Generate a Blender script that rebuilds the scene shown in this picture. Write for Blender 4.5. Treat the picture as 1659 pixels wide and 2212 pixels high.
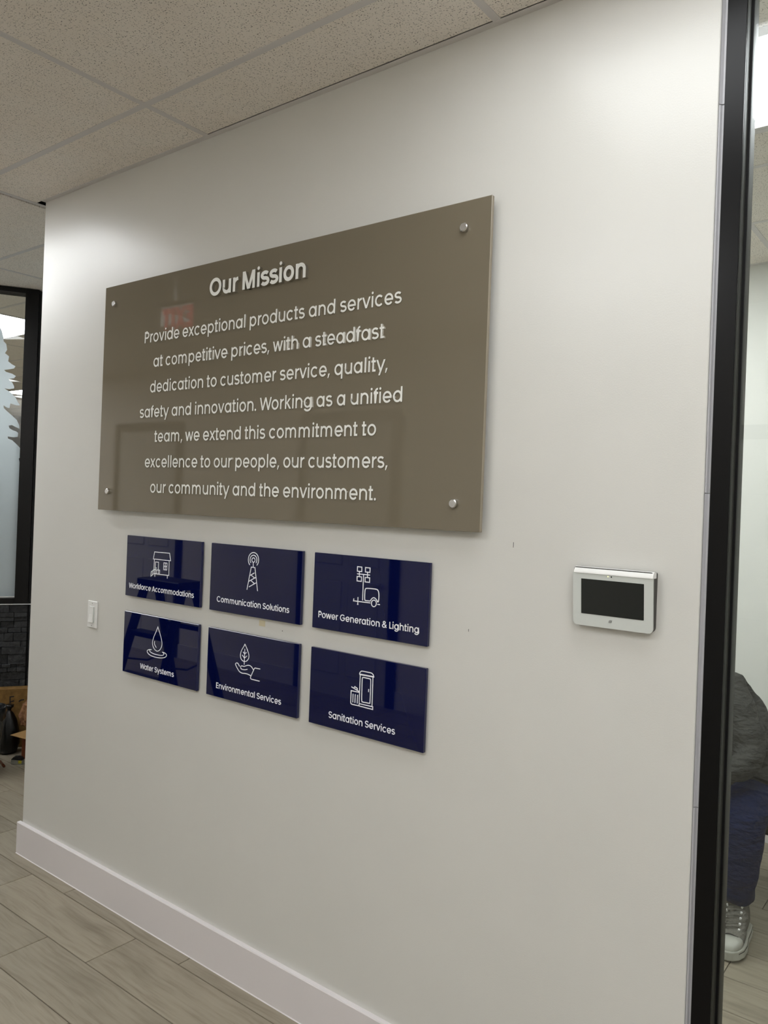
import bpy, bmesh, math, random
from mathutils import Vector, Matrix, noise
for o in list(bpy.data.objects): bpy.data.objects.remove(o)
SC = bpy.context.scene
COL = SC.collection
random.seed(7)

# ------------------------------------------------------------ camera, world, exposure
cam = bpy.data.cameras.new('camera'); cam_o = bpy.data.objects.new('camera', cam); COL.objects.link(cam_o)
_R = Vector((0.78902285, 0.61323932, 0.03715472)); _U = Vector((-0.02889248, -0.02337135, 0.99930926)); _F = Vector((-0.61368409, 0.78955134, 0.00072253))
_m = Matrix((_R, _U, -_F)).transposed().to_4x4(); _m.translation = Vector((3.49408881, -1.87261696, 1.67065696))
cam_o.matrix_world = _m
cam.sensor_fit = 'HORIZONTAL'; cam.sensor_width = 36; cam.lens = 1698.3277/1659*36
cam.shift_x = 0.0; cam.shift_y = -20.4/1659
cam.clip_start = .02
SC.camera = cam_o
W = bpy.data.worlds.new('world'); SC.world = W; W.use_nodes = True
W.node_tree.nodes['Background'].inputs[0].default_value = (.8, .9, 1, 1); W.node_tree.nodes['Background'].inputs[1].default_value = .02
SC.view_settings.view_transform = 'Standard'; SC.view_settings.look = 'None'
SC.view_settings.gamma = 1; SC.view_settings.use_curve_mapping = False
SC.view_settings.exposure = 1.16
PANEL_W = 6.2            # radiance of the ceiling light panels
PANEL_D = 2.55            # the dimmer panel beside the sign wall

# ------------------------------------------------------------ materials
def lin(c):
    return tuple(((v/255)/12.92 if v/255 <= .04045 else ((v/255+.055)/1.055)**2.4) for v in c)
def mat(name, rgb=None, rough=.5, metal=0, spec=.5, coat=0, emis=None, es=0):
    m = bpy.data.materials.new(name); m.use_nodes = True
    b = m.node_tree.nodes['Principled BSDF']
    if rgb: b.inputs['Base Color'].default_value = (*lin(rgb), 1)
    b.inputs['Roughness'].default_value = rough; b.inputs['Metallic'].default_value = metal
    b.inputs['Specular IOR Level'].default_value = spec
    b.inputs['Coat Weight'].default_value = coat; b.inputs['Coat Roughness'].default_value = .02
    if emis: b.inputs['Emission Color'].default_value = (*lin(emis), 1); b.inputs['Emission Strength'].default_value = es
    return m
class NT:
    def __init__(s, m): s.m = m; s.t = m.node_tree; s.n = s.t.nodes; s.b = s.n.get('Principled BSDF')
    def add(s, typ, **kw):
        n = s.n.new(typ)
        for k, v in kw.items():
            if k.startswith('i_'): n.inputs[k[2:].replace('_', ' ')].default_value = v
            else: setattr(n, k, v)
        return n
    def link(s, a, ao, b, bi): s.t.links.new(a.outputs[ao], b.inputs[bi])
def noise_tex(N, scale, src, detail=3, stretch=(1, 1, 1), rough=.5):
    mp = N.add('ShaderNodeMapping'); mp.inputs['Scale'].default_value = stretch
    N.t.links.new(src, mp.inputs[0])
    n = N.add('ShaderNodeTexNoise'); n.inputs['Scale'].default_value = scale; n.inputs['Detail'].default_value = detail; n.inputs['Roughness'].default_value = rough
    N.link(mp, 0, n, 0); return n
def ramp(N, src, out, stops):
    r = N.add('ShaderNodeValToRGB'); e = r.color_ramp.elements
    while len(e) < len(stops): e.new(.5)
    for el, (p, c) in zip(e, stops): el.position = p; el.color = (*c, 1) if len(c) == 3 else c
    N.link(src, out, r, 0); return r
def bump(N, src, out, strength, dist=.01):
    b = N.add('ShaderNodeBump'); b.inputs['Strength'].default_value = strength; b.inputs['Distance'].default_value = dist
    N.link(src, out, b, 'Height'); N.link(b, 0, N.b, 'Normal'); return b
def pos(N): return N.add('ShaderNodeNewGeometry').outputs['Position']

M = {}
def wall_paint(name, rgb, rough, bs=.10):
    m = mat(name, rgb, rough); N = NT(m)
    n = noise_tex(N, 260, pos(N), 3); bump(N, n, 0, bs, .002)
    n2 = noise_tex(N, 3, pos(N), 2)
    r = ramp(N, n2, 0, [(.3, tuple(v*.975 for v in lin(rgb))), (.7, lin(rgb))]); N.link(r, 0, N.b, 'Base Color')
    return m
M['wall'] = wall_paint('satin white wall paint', (214, 213, 208), .3)
M['trim'] = wall_paint('semi gloss white trim paint', (226, 221, 222), .3, .04)
M['edge'] = wall_paint('grey white metal trim', (186, 186, 190), .35, .02)
M['wall_o'] = wall_paint('office white paint', (214, 214, 208), .6)
M['hall'] = wall_paint('hall white paint', (238, 231, 221), .6)
M['dark'] = mat('dark grey partition', (58, 58, 60), .6)
# acoustic tile
def acoustic():
    m = mat('fissured acoustic tile', (232, 226, 216), .9, spec=.2); N = NT(m)
    p = pos(N)
    fac = None
    for i, (sc, w, l, thr) in enumerate(((95, .0009, .0034, .42), (150, .0006, .0021, .5))):
        v = N.add('ShaderNodeTexVoronoi'); v.inputs['Scale'].default_value = sc; v.inputs['Randomness'].default_value = 1
        N.t.links.new(p, v.inputs['Vector'])
        # voronoi position is in scaled space
        vs = N.add('ShaderNodeVectorMath', operation='SCALE'); vs.inputs['Scale'].default_value = sc; N.t.links.new(p, vs.inputs[0])
        sub = N.add('ShaderNodeVectorMath', operation='SUBTRACT'); N.link(vs, 0, sub, 0); 
        ps = N.add('ShaderNodeVectorMath', operation='SCALE'); ps.inputs['Scale'].default_value = sc; N.link(v, 'Position', ps, 0)
        N.link(ps, 0, sub, 1)
        sp = N.add('ShaderNodeSeparateColor'); N.link(v, 'Color', sp, 0)
        an = N.add('ShaderNodeMath', operation='MULTIPLY'); an.inputs[1].default_value = 6.28; N.link(sp, 0, an, 0)
        rt = N.add('ShaderNodeVectorRotate', rotation_type='Z_AXIS'); N.link(sub, 0, rt, 'Vector'); N.link(an, 0, rt, 'Angle')
        dv = N.add('ShaderNodeVectorMath', operation='MULTIPLY'); dv.inputs[1].default_value = (1/(l*sc), 1/(w*sc), 0); N.link(rt, 0, dv, 0)
        ln = N.add('ShaderNodeVectorMath', operation='LENGTH'); N.link(dv, 0, ln, 0)
        ls = N.add('ShaderNodeMath', operation='LESS_THAN'); ls.inputs[1].default_value = 1; N.link(ln, 'Value', ls, 0)
        gt = N.add('ShaderNodeMath', operation='GREATER_THAN'); gt.inputs[1].default_value = thr; N.link(sp, 1, gt, 0)
        mu = N.add('ShaderNodeMath', operation='MULTIPLY'); N.link(ls, 0, mu, 0); N.link(gt, 0, mu, 1)
        am = N.add('ShaderNodeMath', operation='MULTIPLY'); N.link(mu, 0, am, 0); N.link(sp, 2, am, 1)
        if fac is None: fac = am
        else:
            mx = N.add('ShaderNodeMath', operation='MAXIMUM'); N.link(fac, 0, mx, 0); N.link(am, 0, mx, 1); fac = mx
    pk = noise_tex(N, 900, p, 2)
    mott = noise_tex(N, 5, p, 2)
    r0 = ramp(N, mott, 0, [(.3, lin((240, 232, 222))), (.7, lin((242, 236, 228)))])
    mix = N.add('ShaderNodeMix', data_type='RGBA'); N.link(fac, 0, mix, 0); N.link(r0, 0, mix, 6); mix.inputs[7].default_value = (*lin((52, 46, 42)), 1)
    N.link(mix, 2, N.b, 'Base Color')
    bump(N, pk, 0, .25, .002)
    return m
M['tile'] = acoustic()
M['tee'] = mat('painted ceiling tee', (214, 210, 208), .5)
M['plenum'] = mat('dark plenum', (14, 13, 12), .9)
def plank():
    m = mat('wood look porcelain', (140, 130, 114), .42); N = NT(m)
    oi = N.add('ShaderNodeObjectInfo'); g = N.add('ShaderNodeNewGeometry')
    cm = N.add('ShaderNodeCombineXYZ'); ml = N.add('ShaderNodeMath', operation='MULTIPLY'); ml.inputs[1].default_value = 37; N.link(oi, 'Random', ml, 0)
    for i in range(3): N.link(ml, 0, cm, i)
    ad = N.add('ShaderNodeVectorMath', operation='ADD'); N.link(g, 'Position', ad, 0); N.link(cm, 0, ad, 1)
    warp = noise_tex(N, 2.2, ad.outputs[0], 2, (1, 1.5, 1))
    wv = N.add('ShaderNodeVectorMath', operation='SCALE'); wv.inputs['Scale'].default_value = .07; N.link(warp, 1, wv, 0)
    a2 = N.add('ShaderNodeVectorMath', operation='ADD'); N.link(ad, 0, a2, 0); N.link(wv, 0, a2, 1)
    grain = noise_tex(N, 9, a2.outputs[0], 6, (.55, 8, 1), .6)
    blot = noise_tex(N, 3.4, ad.outputs[0], 3, (.7, 2.2, 1))
    r1 = ramp(N, grain, 0, [(.28, lin((127, 117, 101))), (.5, lin((146, 137, 120))), (.75, lin((154, 145, 128)))])
    r2 = ramp(N, blot, 0, [(.3, (.66, .64, .61)), (.47, (1, 1, 1))])
    mx = N.add('ShaderNodeMix', data_type='RGBA', blend_type='MULTIPLY'); mx.inputs[0].default_value = .75
    N.link(r1, 0, mx, 6); N.link(r2, 0, mx, 7)
    hv = N.add('ShaderNodeHueSaturation'); mr = N.add('ShaderNodeMapRange'); mr.inputs['To Min'].default_value = .9; mr.inputs['To Max'].default_value = 1.1
    N.link(oi, 'Random', mr, 0); N.link(mr, 0, hv, 'Value'); N.link(mx, 2, hv, 'Color'); N.link(hv, 0, N.b, 'Base Color')
    bump(N, grain, 0, .12, .002)
    return m
M['plank'] = plank()
M['grout'] = mat('floor grout', (98, 90, 78), .8)
M['panel_lit'] = mat('lit light diffuser', (240, 240, 240), .5, emis=(247, 250, 252), es=PANEL_W)
M['panel_mid'] = mat('mid light diffuser', (240, 240, 240), .5, emis=(247, 250, 252), es=3.8)
M['panel_dim'] = mat('dimmer light diffuser', (240, 240, 240), .5, emis=(247, 250, 252), es=PANEL_D)
M['black'] = mat('black anodised aluminium', (8, 8, 9), .3, spec=.22)
M['lit_grey'] = mat('lit side of black aluminium', (50, 51, 47), .5)  # grey stands for light on the side faces of the black frame
M['gasket'] = mat('black rubber gasket', (6, 6, 8), .5, spec=.3)
def glass_mat(name, tint=(1, 1, 1)):
    m = bpy.data.materials.new(name); m.use_nodes = True; t = m.node_tree; t.nodes.clear()
    o = t.nodes.new('ShaderNodeOutputMaterial'); mx = t.nodes.new('ShaderNodeMixShader'); a = t.nodes.new('ShaderNodeBsdfTransparent'); a.inputs[0].default_value = (*tint, 1)
    g = t.nodes.new('ShaderNodeBsdfGlossy'); g.inputs['Roughness'].default_value = 0.0; f = t.nodes.new('ShaderNodeFresnel'); f.inputs[0].default_value = 1.5
    t.links.new(f.outputs[0], mx.inputs[0]); t.links.new(a.outputs[0], mx.inputs[1]); t.links.new(g.outputs[0], mx.inputs[2]); t.links.new(mx.outputs[0], o.inputs[0]); return m
M['glass'] = glass_mat('clear glass', (.93, .95, .94))
def frosted():
    m = bpy.data.materials.new('frosted film'); m.use_nodes = True; t = m.node_tree; t.nodes.clear()
    o = t.nodes.new('ShaderNodeOutputMaterial'); mx = t.nodes.new('ShaderNodeMixShader'); mx.inputs[0].default_value = .15
    a = t.nodes.new('ShaderNodeBsdfTranslucent'); a.inputs[0].default_value = (*lin((244, 248, 250)), 1)
    g = t.nodes.new('ShaderNodeBsdfDiffuse'); g.inputs[0].default_value = (*lin((205, 210, 214)), 1)
    t.links.new(a.outputs[0], mx.inputs[1]); t.links.new(g.outputs[0], mx.inputs[2]); t.links.new(mx.outputs[0], o.inputs[0]); return m
M['frost'] = frosted()
def sign_face():
    m = mat('taupe back painted acrylic', (117, 109, 93), .04, spec=.5); return m
M['sign'] = sign_face()
M['sign_edge'] = mat('frosted acrylic edge', (150, 140, 122), .25, spec=.6)
M['letter'] = mat('light grey acrylic letter face', (238, 238, 233), .35)
M['letter_side'] = mat('polished acrylic letter edge', (190, 186, 176), .1, metal=.8)
M['chrome'] = mat('brushed chrome', (222, 222, 222), .2, metal=1)
M['navy'] = mat('navy gloss acrylic', (4, 11, 58), .02, spec=.5)
M['navy_edge'] = mat('navy acrylic edge', (9, 14, 66), .12, spec=.6)
M['print'] = mat('white vinyl print', (246, 246, 250), .45)
M['plastic'] = mat('white plastic', (232, 232, 230), .3)
M['plastic_g'] = mat('pale grey bezel', (206, 210, 206), .25)
M['silver'] = mat('pearl white top bar', (240, 240, 238), .28)
M['screen'] = mat('unlit screen glass', (38, 40, 38), .16, spec=.25)
M['graphite'] = mat('dark grey plastic', (62, 60, 56), .5)
M['logo'] = mat('grey print', (128, 128, 126), .5)
M['led'] = mat('lit indicator', (240, 240, 170), .4, emis=(240, 240, 150), es=1.2)
M['stone'] = None
def stone():
    m = mat('black split slate', (38, 39, 41), .55, spec=.35); N = NT(m); g = pos(N)
    oi = N.add('ShaderNodeObjectInfo')
    n = noise_tex(N, 34, g, 5, rough=.65); r = ramp(N, n, 0, [(.35, lin((27, 28, 30))), (.6, lin((46, 47, 49))), (.8, lin((78, 78, 78)))])
    hv = N.add('ShaderNodeHueSaturation'); mr = N.add('ShaderNodeMapRange'); mr.inputs['To Min'].default_value = .7; mr.inputs['To Max'].default_value = 1.35
    N.link(oi, 'Random', mr, 0); N.link(mr, 0, hv, 'Value'); N.link(r, 0, hv, 'Color'); N.link(hv, 0, N.b, 'Base Color'); bump(N, n, 0, .8, .012); return m
M['stone'] = stone()
def card():
    m = mat('brown cardboard', (122, 92, 50), .8, spec=.2); N = NT(m); n = noise_tex(N, 30, pos(N), 4); r = ramp(N, n, 0, [(.3, lin((104, 78, 42))), (.7, lin((130, 99, 56)))]); N.link(r, 0, N.b, 'Base Color'); return m
M['card'] = card()
M['card_in'] = mat('pale cardboard inside', (150, 118, 76), .8, spec=.2)
M['card_red'] = mat('reddish brown carton', (92, 48, 26), .7, spec=.2)
M['ink'] = mat('black ink', (18, 12, 10), .7)
def paper():
    m = mat('crumpled kraft paper', (138, 98, 66), .75); N = NT(m); n = noise_tex(N, 26, pos(N), 4); r = ramp(N, n, 0, [(.35, lin((100, 62, 38))), (.6, lin((140, 100, 66))), (.75, lin((176, 140, 104)))]); N.link(r, 0, N.b, 'Base Color'); bump(N, n, 0, .7, .02); return m
M['paper'] = paper()
M['bag'] = mat('black plastic bag', (9, 9, 9), .3, spec=.45)
M['bin'] = mat('grey plastic bin', (66, 70, 70), .5)
M['bin_rim'] = mat('black bin liner', (16, 17, 19), .32)
M['tape_s'] = mat('silver tape casing', (150, 150, 142), .35, metal=.6)
M['tape_b'] = mat('black rubber grip', (14, 14, 16), .5)
M['tape_y'] = mat('yellow label', (160, 150, 30), .5)
M['pen'] = mat('brown marker', (84, 52, 36), .4)
M['ladder'] = mat('black fibreglass', (6, 6, 8), .4, spec=.3)
def cloth(name, a, b, sc=60):
    m = mat(name, a, .85, spec=.15); N = NT(m); tc = N.add('ShaderNodeTexCoord'); n = noise_tex(N, sc, tc.outputs['Object'], 4, rough=.7); r = ramp(N, n, 0, [(.3, lin(a)), (.7, lin(b))]); N.link(r, 0, N.b, 'Base Color')
    n2 = noise_tex(N, 14, tc.outputs['Object'], 3, (1, 1, 2.4)); bump(N, n2, 0, .9, .03); return m
M['shirt'] = cloth('charcoal grey shirt cloth', (54, 54, 51), (68, 68, 64))
M['jeans'] = cloth('blue denim', (15, 24, 54), (26, 38, 74), 130)
M['canvas'] = cloth('grey shoe canvas', (104, 102, 96), (122, 120, 112), 200)
M['rubber'] = mat('off white shoe rubber', (176, 176, 166), .5)
M['skin'] = mat('skin', (176, 128, 102), .5); M['skin'].node_tree.nodes['Principled BSDF'].inputs['Subsurface Weight'].default_value = .1
M['hair'] = mat('dark brown hair', (38, 26, 20), .6)
M['eye'] = mat('eye white', (220, 220, 216), .2); M['iris'] = mat('dark iris', (40, 26, 18), .2)
M['lip'] = mat('lips', (150, 84, 74), .5)
M['chair'] = mat('black chair fabric', (16, 16, 18), .8)
M['exit_red'] = mat('lit red letters', (200, 20, 16), .4, emis=(255, 30, 20), es=.15)
M['residue'] = mat('yellowed tape residue', (208, 198, 168), .4)
M['door'] = mat('white door paint', (206, 202, 194), .4)
M['casing'] = mat('dark door casing', (40, 36, 32), .4)

# ------------------------------------------------------------ mesh helpers
class MB:
    def __init__(s): s.v = []; s.f = []; s.m = []
    def add(s, vs, fs, mi=0):
        o = len(s.v); s.v += [tuple(v) for v in vs]; s.f += [tuple(i+o for i in f) for f in fs]; s.m += [mi]*len(fs); return s
    def box(s, x0, x1, y0, y1, z0, z1, mi=0, mtx=None):
        v = [(x, y, z) for z in (z0, z1) for y in (y0, y1) for x in (x0, x1)]
        if mtx: v = [mtx @ Vector(q) for q in v]
        return s.add(v, [(0, 2, 3, 1), (4, 5, 7, 6), (0, 1, 5, 4), (2, 6, 7, 3), (0, 4, 6, 2), (1, 3, 7, 5)], mi)
    def prism(s, poly, y0, y1, mi=0, mside=None):     # poly in (x,z), extruded along y
        n = len(poly); v = [(x, y0, z) for x, z in poly]+[(x, y1, z) for x, z in poly]
        o = len(s.v); s.v += v
        s.f += [tuple(o+i for i in range(n)), tuple(o+n+i for i in reversed(range(n)))]; s.m += [mi, mi]
        for i in range(n):
            j = (i+1) % n; s.f.append((o+i, o+n+i, o+n+j, o+j)); s.m.append(mi if mside is None else mside)
        return s
    def tube(s, pts, r, n=10, mi=0, cap=True):
        pts = [Vector(p) for p in pts]; rs = r if isinstance(r, (list, tuple)) else [r]*len(pts)
        rings = []; up = None
        for i, p in enumerate(pts):
            t = (pts[min(i+1, len(pts)-1)]-pts[max(i-1, 0)]).normalized()
            if up is None: up = t.orthogonal().normalized()
            up = (up-t*up.dot(t)); up = up.normalized() if up.length > 1e-6 else t.orthogonal().normalized()
            b = t.cross(up); rings.append([p+(up*math.cos(2*math.pi*k/n)+b*math.sin(2*math.pi*k/n))*rs[i] for k in range(n)])
        o = len(s.v)
        for R_ in rings: s.v += [tuple(q) for q in R_]
        for i in range(len(rings)-1):
            for k in range(n):
                a = o+i*n+k; b_ = o+i*n+(k+1) % n; s.f.append((a, b_, b_+n, a+n)); s.m.append(mi)
        if cap:
            s.f.append(tuple(o+k for k in reversed(range(n)))); s.m.append(mi)
            q = o+(len(rings)-1)*n; s.f.append(tuple(q+k for k in range(n))); s.m.append(mi)
        return s
    def loft(s, rings, mi=0, cap=True):
        n = len(rings[0]); o = len(s.v)
        for R_ in rings: s.v += [tuple(q) for q in R_]
        for i in range(len(rings)-1):
            for k in range(n):
                a = o+i*n+k; b_ = o+i*n+(k+1) % n; s.f.append((a, b_, b_+n, a+n)); s.m.append(mi)
        if cap:
            s.f.append(tuple(o+k for k in reversed(range(n)))); s.m.append(mi)
            q = o+(len(rings)-1)*n; s.f.append(tuple(q+k for k in range(n))); s.m.append(mi)
        return s
    def mesh(s, name, mats, smooth=False, bevel=0, seg=1):
        me = bpy.data.meshes.new(name); me.from_pydata(s.v, [], s.f)
        for m in (mats if isinstance(mats, (list, tuple)) else [mats]): me.materials.append(m)
        for p, mi in zip(me.polygons, s.m): p.material_index = mi; p.use_smooth = smooth
        bm = bmesh.new(); bm.from_mesh(me); bmesh.ops.recalc_face_normals(bm, faces=bm.faces)
        if bevel: bmesh.ops.bevel(bm, geom=[e for e in bm.edges if len(e.link_faces) == 2 and e.calc_face_angle(0) > .6], offset=bevel, segments=seg, affect='EDGES', profile=.6)
        bm.to_mesh(me); bm.free(); return me
    def build(s, name, mats, parent=None, loc=None, **kw):
        return obj(name, s.mesh(name, mats, **kw), parent, loc)
def obj(name, me, parent=None, loc=None):
    o = bpy.data.objects.new(name, me); COL.objects.link(o)
    if loc is not None: o.location = loc
    if parent is not None: o.parent = parent
    return o
def empty(name, loc=(0, 0, 0), rz=0):
    o = bpy.data.objects.new(name, None); COL.objects.link(o); o.location = loc; o.rotation_euler = (0, 0, rz); o.empty_display_size = .1; return o
def tag(o, label=None, cat=None, group=None, kind=None):
    if label: o['label'] = label
    if cat: o['category'] = cat
    if group: o['group'] = group
    if kind: o['kind'] = kind
    return o
def struct(o): o['kind'] = 'structure'; return o
def B(*a): return MB().box(*a)

# ------------------------------------------------------------ glyph outlines
def ell(cx, cy, rx, ry, a0, a1, n=16):
    return [(cx+rx*math.cos(math.radians(a0+(a1-a0)*i/n)), cy+ry*math.sin(math.radians(a0+(a1-a0)*i/n))) for i in range(n+1)]
XH, CA, AS, DE = .555, .70, .745, -.205
def glyph(ch, s):
    """geometric sans letter in em units: (advance, [(kind, points)]) ; L open line, C closed line, P solid polygon"""
    h = s/2; R = []
    def L(*p): R.append(('L', list(p)))
    def ring(cx, cy, rx, ry): R.append(('C', ell(cx, cy, rx, ry, 0, 360, 28)[:-1]))
    def D(x0, y0, x1, y1, k=1.0):      # diagonal bar cut flat top and bottom
        ln = math.hypot(x1-x0, y1-y0); q = s*k*ln/abs(y1-y0)/2
        R.append(('P', [(x0-q, y0), (x0+q, y0), (x1+q, y1), (x1-q, y1)]))
    ob, ot = -.012, XH+.012                # overshoots
    cy = (ob+ot)/2; ry = (ot-ob)/2-h
    def dot(x): R.append(('P', ell(x, XH+.155, .062+s*.12-.01, .062+s*.12-.01, 0, 360, 16)[:-1]))
    bw = .545                               # bowl outer width
    rb = bw/2-h
    if ch in 'adq' or ch == 'g':
        x0 = .045; cx = x0+bw/2; xs = x0+bw+.012-h
        ring(cx, cy, rb, ry)
        top = AS if ch == 'd' else XH
        bot = DE if ch == 'q' else 0
        if ch == 'g':
            L(*([(xs, XH)]+[(xs, .02)]+ell(xs-(bw-s)/2-.01, 0.02, (bw-s)/2+.01, .215-h+.01, 0, -155, 14)))
        else: L((xs, bot), (xs, top))
        return .675, R
    if ch in 'bp':
        xs = .07+h; cx = xs-h-.012+bw/2+.012
        ring(cx, cy, rb, ry); L((xs, DE if ch == 'p' else 0), (xs, AS if ch == 'b' else XH)); return .675, R
    if ch == 'o': ring(.045+bw/2, cy, rb, ry); return .635, R
    if ch == 'c': L(*ell(.045+bw/2, cy, rb, ry, 42, 318, 24)); return .60, R
    if ch == 'e':
        cx = .045+bw/2
        L(*([(cx-rb, cy-.012), (cx+rb, cy-.012)]+ell(cx, cy, rb, ry, 2, 322, 26))); return .63, R
    if ch in 'nhmru':
        xs = .07+h
        if ch == 'u':
            w = .50; xr = .065+w-h; xl = .065+h; yc = .235
            L(*([(xl, XH), (xl, yc)]+ell((xl+xr)/2, yc, (xr-xl)/2, yc+.012-h, 180, 360, 16)+[(xr, yc)]))
            L((xr, 0), (xr, XH)); return .635, R
        L((xs, 0), (xs, AS if ch == 'h' else XH))
        if ch == 'r':
            L(*ell(xs+.26, XH-.26, .26, .26-h+.012, 180, 96, 10)); return .375, R
        w = .505 if ch != 'm' else .455
        yc = .32; xl = xs; xr = .07+w-h
        for k in range(2 if ch == 'm' else 1):
            L(*(ell((xl+xr)/2, yc, (xr-xl)/2, ot-h-yc, 180, 0, 16)+[(xr, 0)]))
            xl, xr = xr, xr+(xr-xl)
        return (.64 if ch != 'm' else .07+2*w-h*2+s*.5+.07), R
    if ch in 'ij':
        L((.07+h, 0), (.07+h, XH)); dot(.07+h); return .14+s, R
    if ch == 'l': L((.07+h, 0), (.07+h, AS)); return .14+s, R
    if ch == 't':
        L((.085+h, .145+XH), (.085+h, h), (.30, h)); L((.015, XH-h), (.30, XH-h)); return .335, R
    if ch == 'f':
        L(*([(.085+h, 0), (.085+h, .58)]+ell(.085+h+.13, .58, .13, AS+.01-h-.58, 180, 85, 8)))
        L((.015, XH-h), (.30, XH-h)); return .325, R
    if ch == 's':
        cx = .255; m = .285; ru = .165; rl = .178; yu = (ot-h-m)/2; yl = (m-ob-h)/2
        L(*(ell(cx, m+yu, ru, yu, 28, 262, 16)+ell(cx, m-yl, rl, yl, 82, -152, 16))); return .505, R
    if ch == 'k':
        L((.07+h, 0), (.07+h, AS)); D(.13+h, .27, .43, XH); D(.20+h, .30, .47, 0); return .545, R
    if ch == 'v': D(.055, XH, .275, 0); D(.495, XH, .275, 0); return .55, R
    if ch == 'w':
        for a, b in ((.055, .215), (.385, .215), (.385, .555), (.715, .555)): D(a, XH, b, 0)
        return .77, R
    if ch == 'x': D(.065, XH, .45, 0); D(.45, XH, .065, 0); return .515, R
    if ch == 'y': D(.055, XH, .285, .0); D(.515, XH, .515-.23*(XH-DE)/XH, DE); return .57, R
    if ch == '.': R.append(('P', ell(.10, .055, .06+s*.05, .06+s*.05, 0, 360, 14)[:-1])); return .20, R
    if ch == ',': R.append(('P', [(.07, .12), (.07+s*1.1, .12), (.05+s*.35, -.11), (.03, -.11)])); return .215, R
    if ch == ' ': return .235, R
    # capitals
    def oc(a0, a1, cx=.40): return ell(cx, CA/2, .355-h, CA/2+.01-h, a0, a1, 28)
    if ch == 'O': R.append(('C', oc(0, 360)[:-1])); return .80, R
    if ch == 'C': L(*oc(40, 320)); return .765, R
    if ch == 'G': L(*(oc(40, 352)+[(.40+.355-h, CA/2-.01), (.42, CA/2-.01)])); return .80, R
    if ch == 'S':
        cx = .30; m = .355; ru = .195; rl = .21; yu = (CA+.01-h-m)/2; yl = (m+.01-h)/2
        L(*(ell(cx, m+yu, ru, yu, 22, 262, 18)+ell(cx, m-yl, rl, yl, 82, -158, 18))); return .60, R
    if ch == 'P':
        L(*([(.08+h, 0), (.08+h, CA-h), (.33, CA-h)]+ell(.33, CA-h-.17, .18, .17, 90, -90, 14)+[(.08+h, CA-h-.34)])); return .60, R
    if ch == 'E':
        L((.48, CA-h), (.08+h, CA-h), (.08+h, h), (.48, h)); L((.08+h, CA/2+.01), (.46, CA/2+.01)); return .55, R
    if ch == 'L': L((.08+h, CA), (.08+h, h), (.40, h)); return .43, R
    if ch == 'I': L((.08+h, 0), (.08+h, CA)); return .16+s, R
    if ch == 'T': L((.02, CA-h), (.52, CA-h)); L((.27, 0), (.27, CA)); return .54, R
    if ch == 'X': D(.07, CA, .53, 0); D(.53, CA, .07, 0); return .60, R
    if ch == 'D':
        L(*([(.08+h, 0), (.08+h, CA-h), (.30, CA-h)]+ell(.30, CA/2, .30, CA/2-h, 90, -90, 18)+[(.08+h, h)])); return .68, R
    if ch == 'A': D(.355, CA, .07, 0); D(.355, CA, .64, 0); L((.17, .20), (.54, .20)); return .71, R
    if ch == 'M':
        L((.08+h, 0), (.08+h, CA)); L((.78-h, 0), (.78-h, CA)); D(.10+h, CA, .43, 0); D(.76-h, CA, .43, 0); return .86, R
    if ch == 'W':
        for a, b in ((.06, .25), (.475, .25), (.475, .70), (.89, .70)): D(a, CA, b, 0)
        return .95, R
    if ch == '&':
        L(*(ell(.30, .54, .13, .155-h+.01, -50, 210, 14)+[(.60, 0.03)]))
        L(*([(.36, .43)]+ell(.27, .195, .195, .205-h, 130, 320, 14)+[(.57, .33)])); return .66, R
    raise KeyError(ch)
KERN = {('W', 'o'): -.05, ('W', 'a'): -.05, ('A', 'c'): -.02, ('P', 'o'): -.03, ('P', 'r'): -.0, ('r', 'a'): -.02, ('k', 'f'): -.0, ('r', 'v'): .0, ('f', 'i'): -.02, ('y', ','): -.03, ('r', 'o'): -.02, ('r', 'e'): -.02}
def text_layout(txt, s):
    x = 0; out = []; lo = 9; hi = -9
    for i, ch in enumerate(txt):
        adv, R = glyph(ch, s)
        if i: x += KERN.get((txt[i-1], ch), 0)
        if R:
            out.append((ch, x))
            for k, p in R:
                for q in p:
                    e = 0 if k == 'P' else s/2
                    lo = min(lo, x+q[0]-e); hi = max(hi, x+q[0]+e)
        x += adv
    return out, lo, hi
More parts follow.
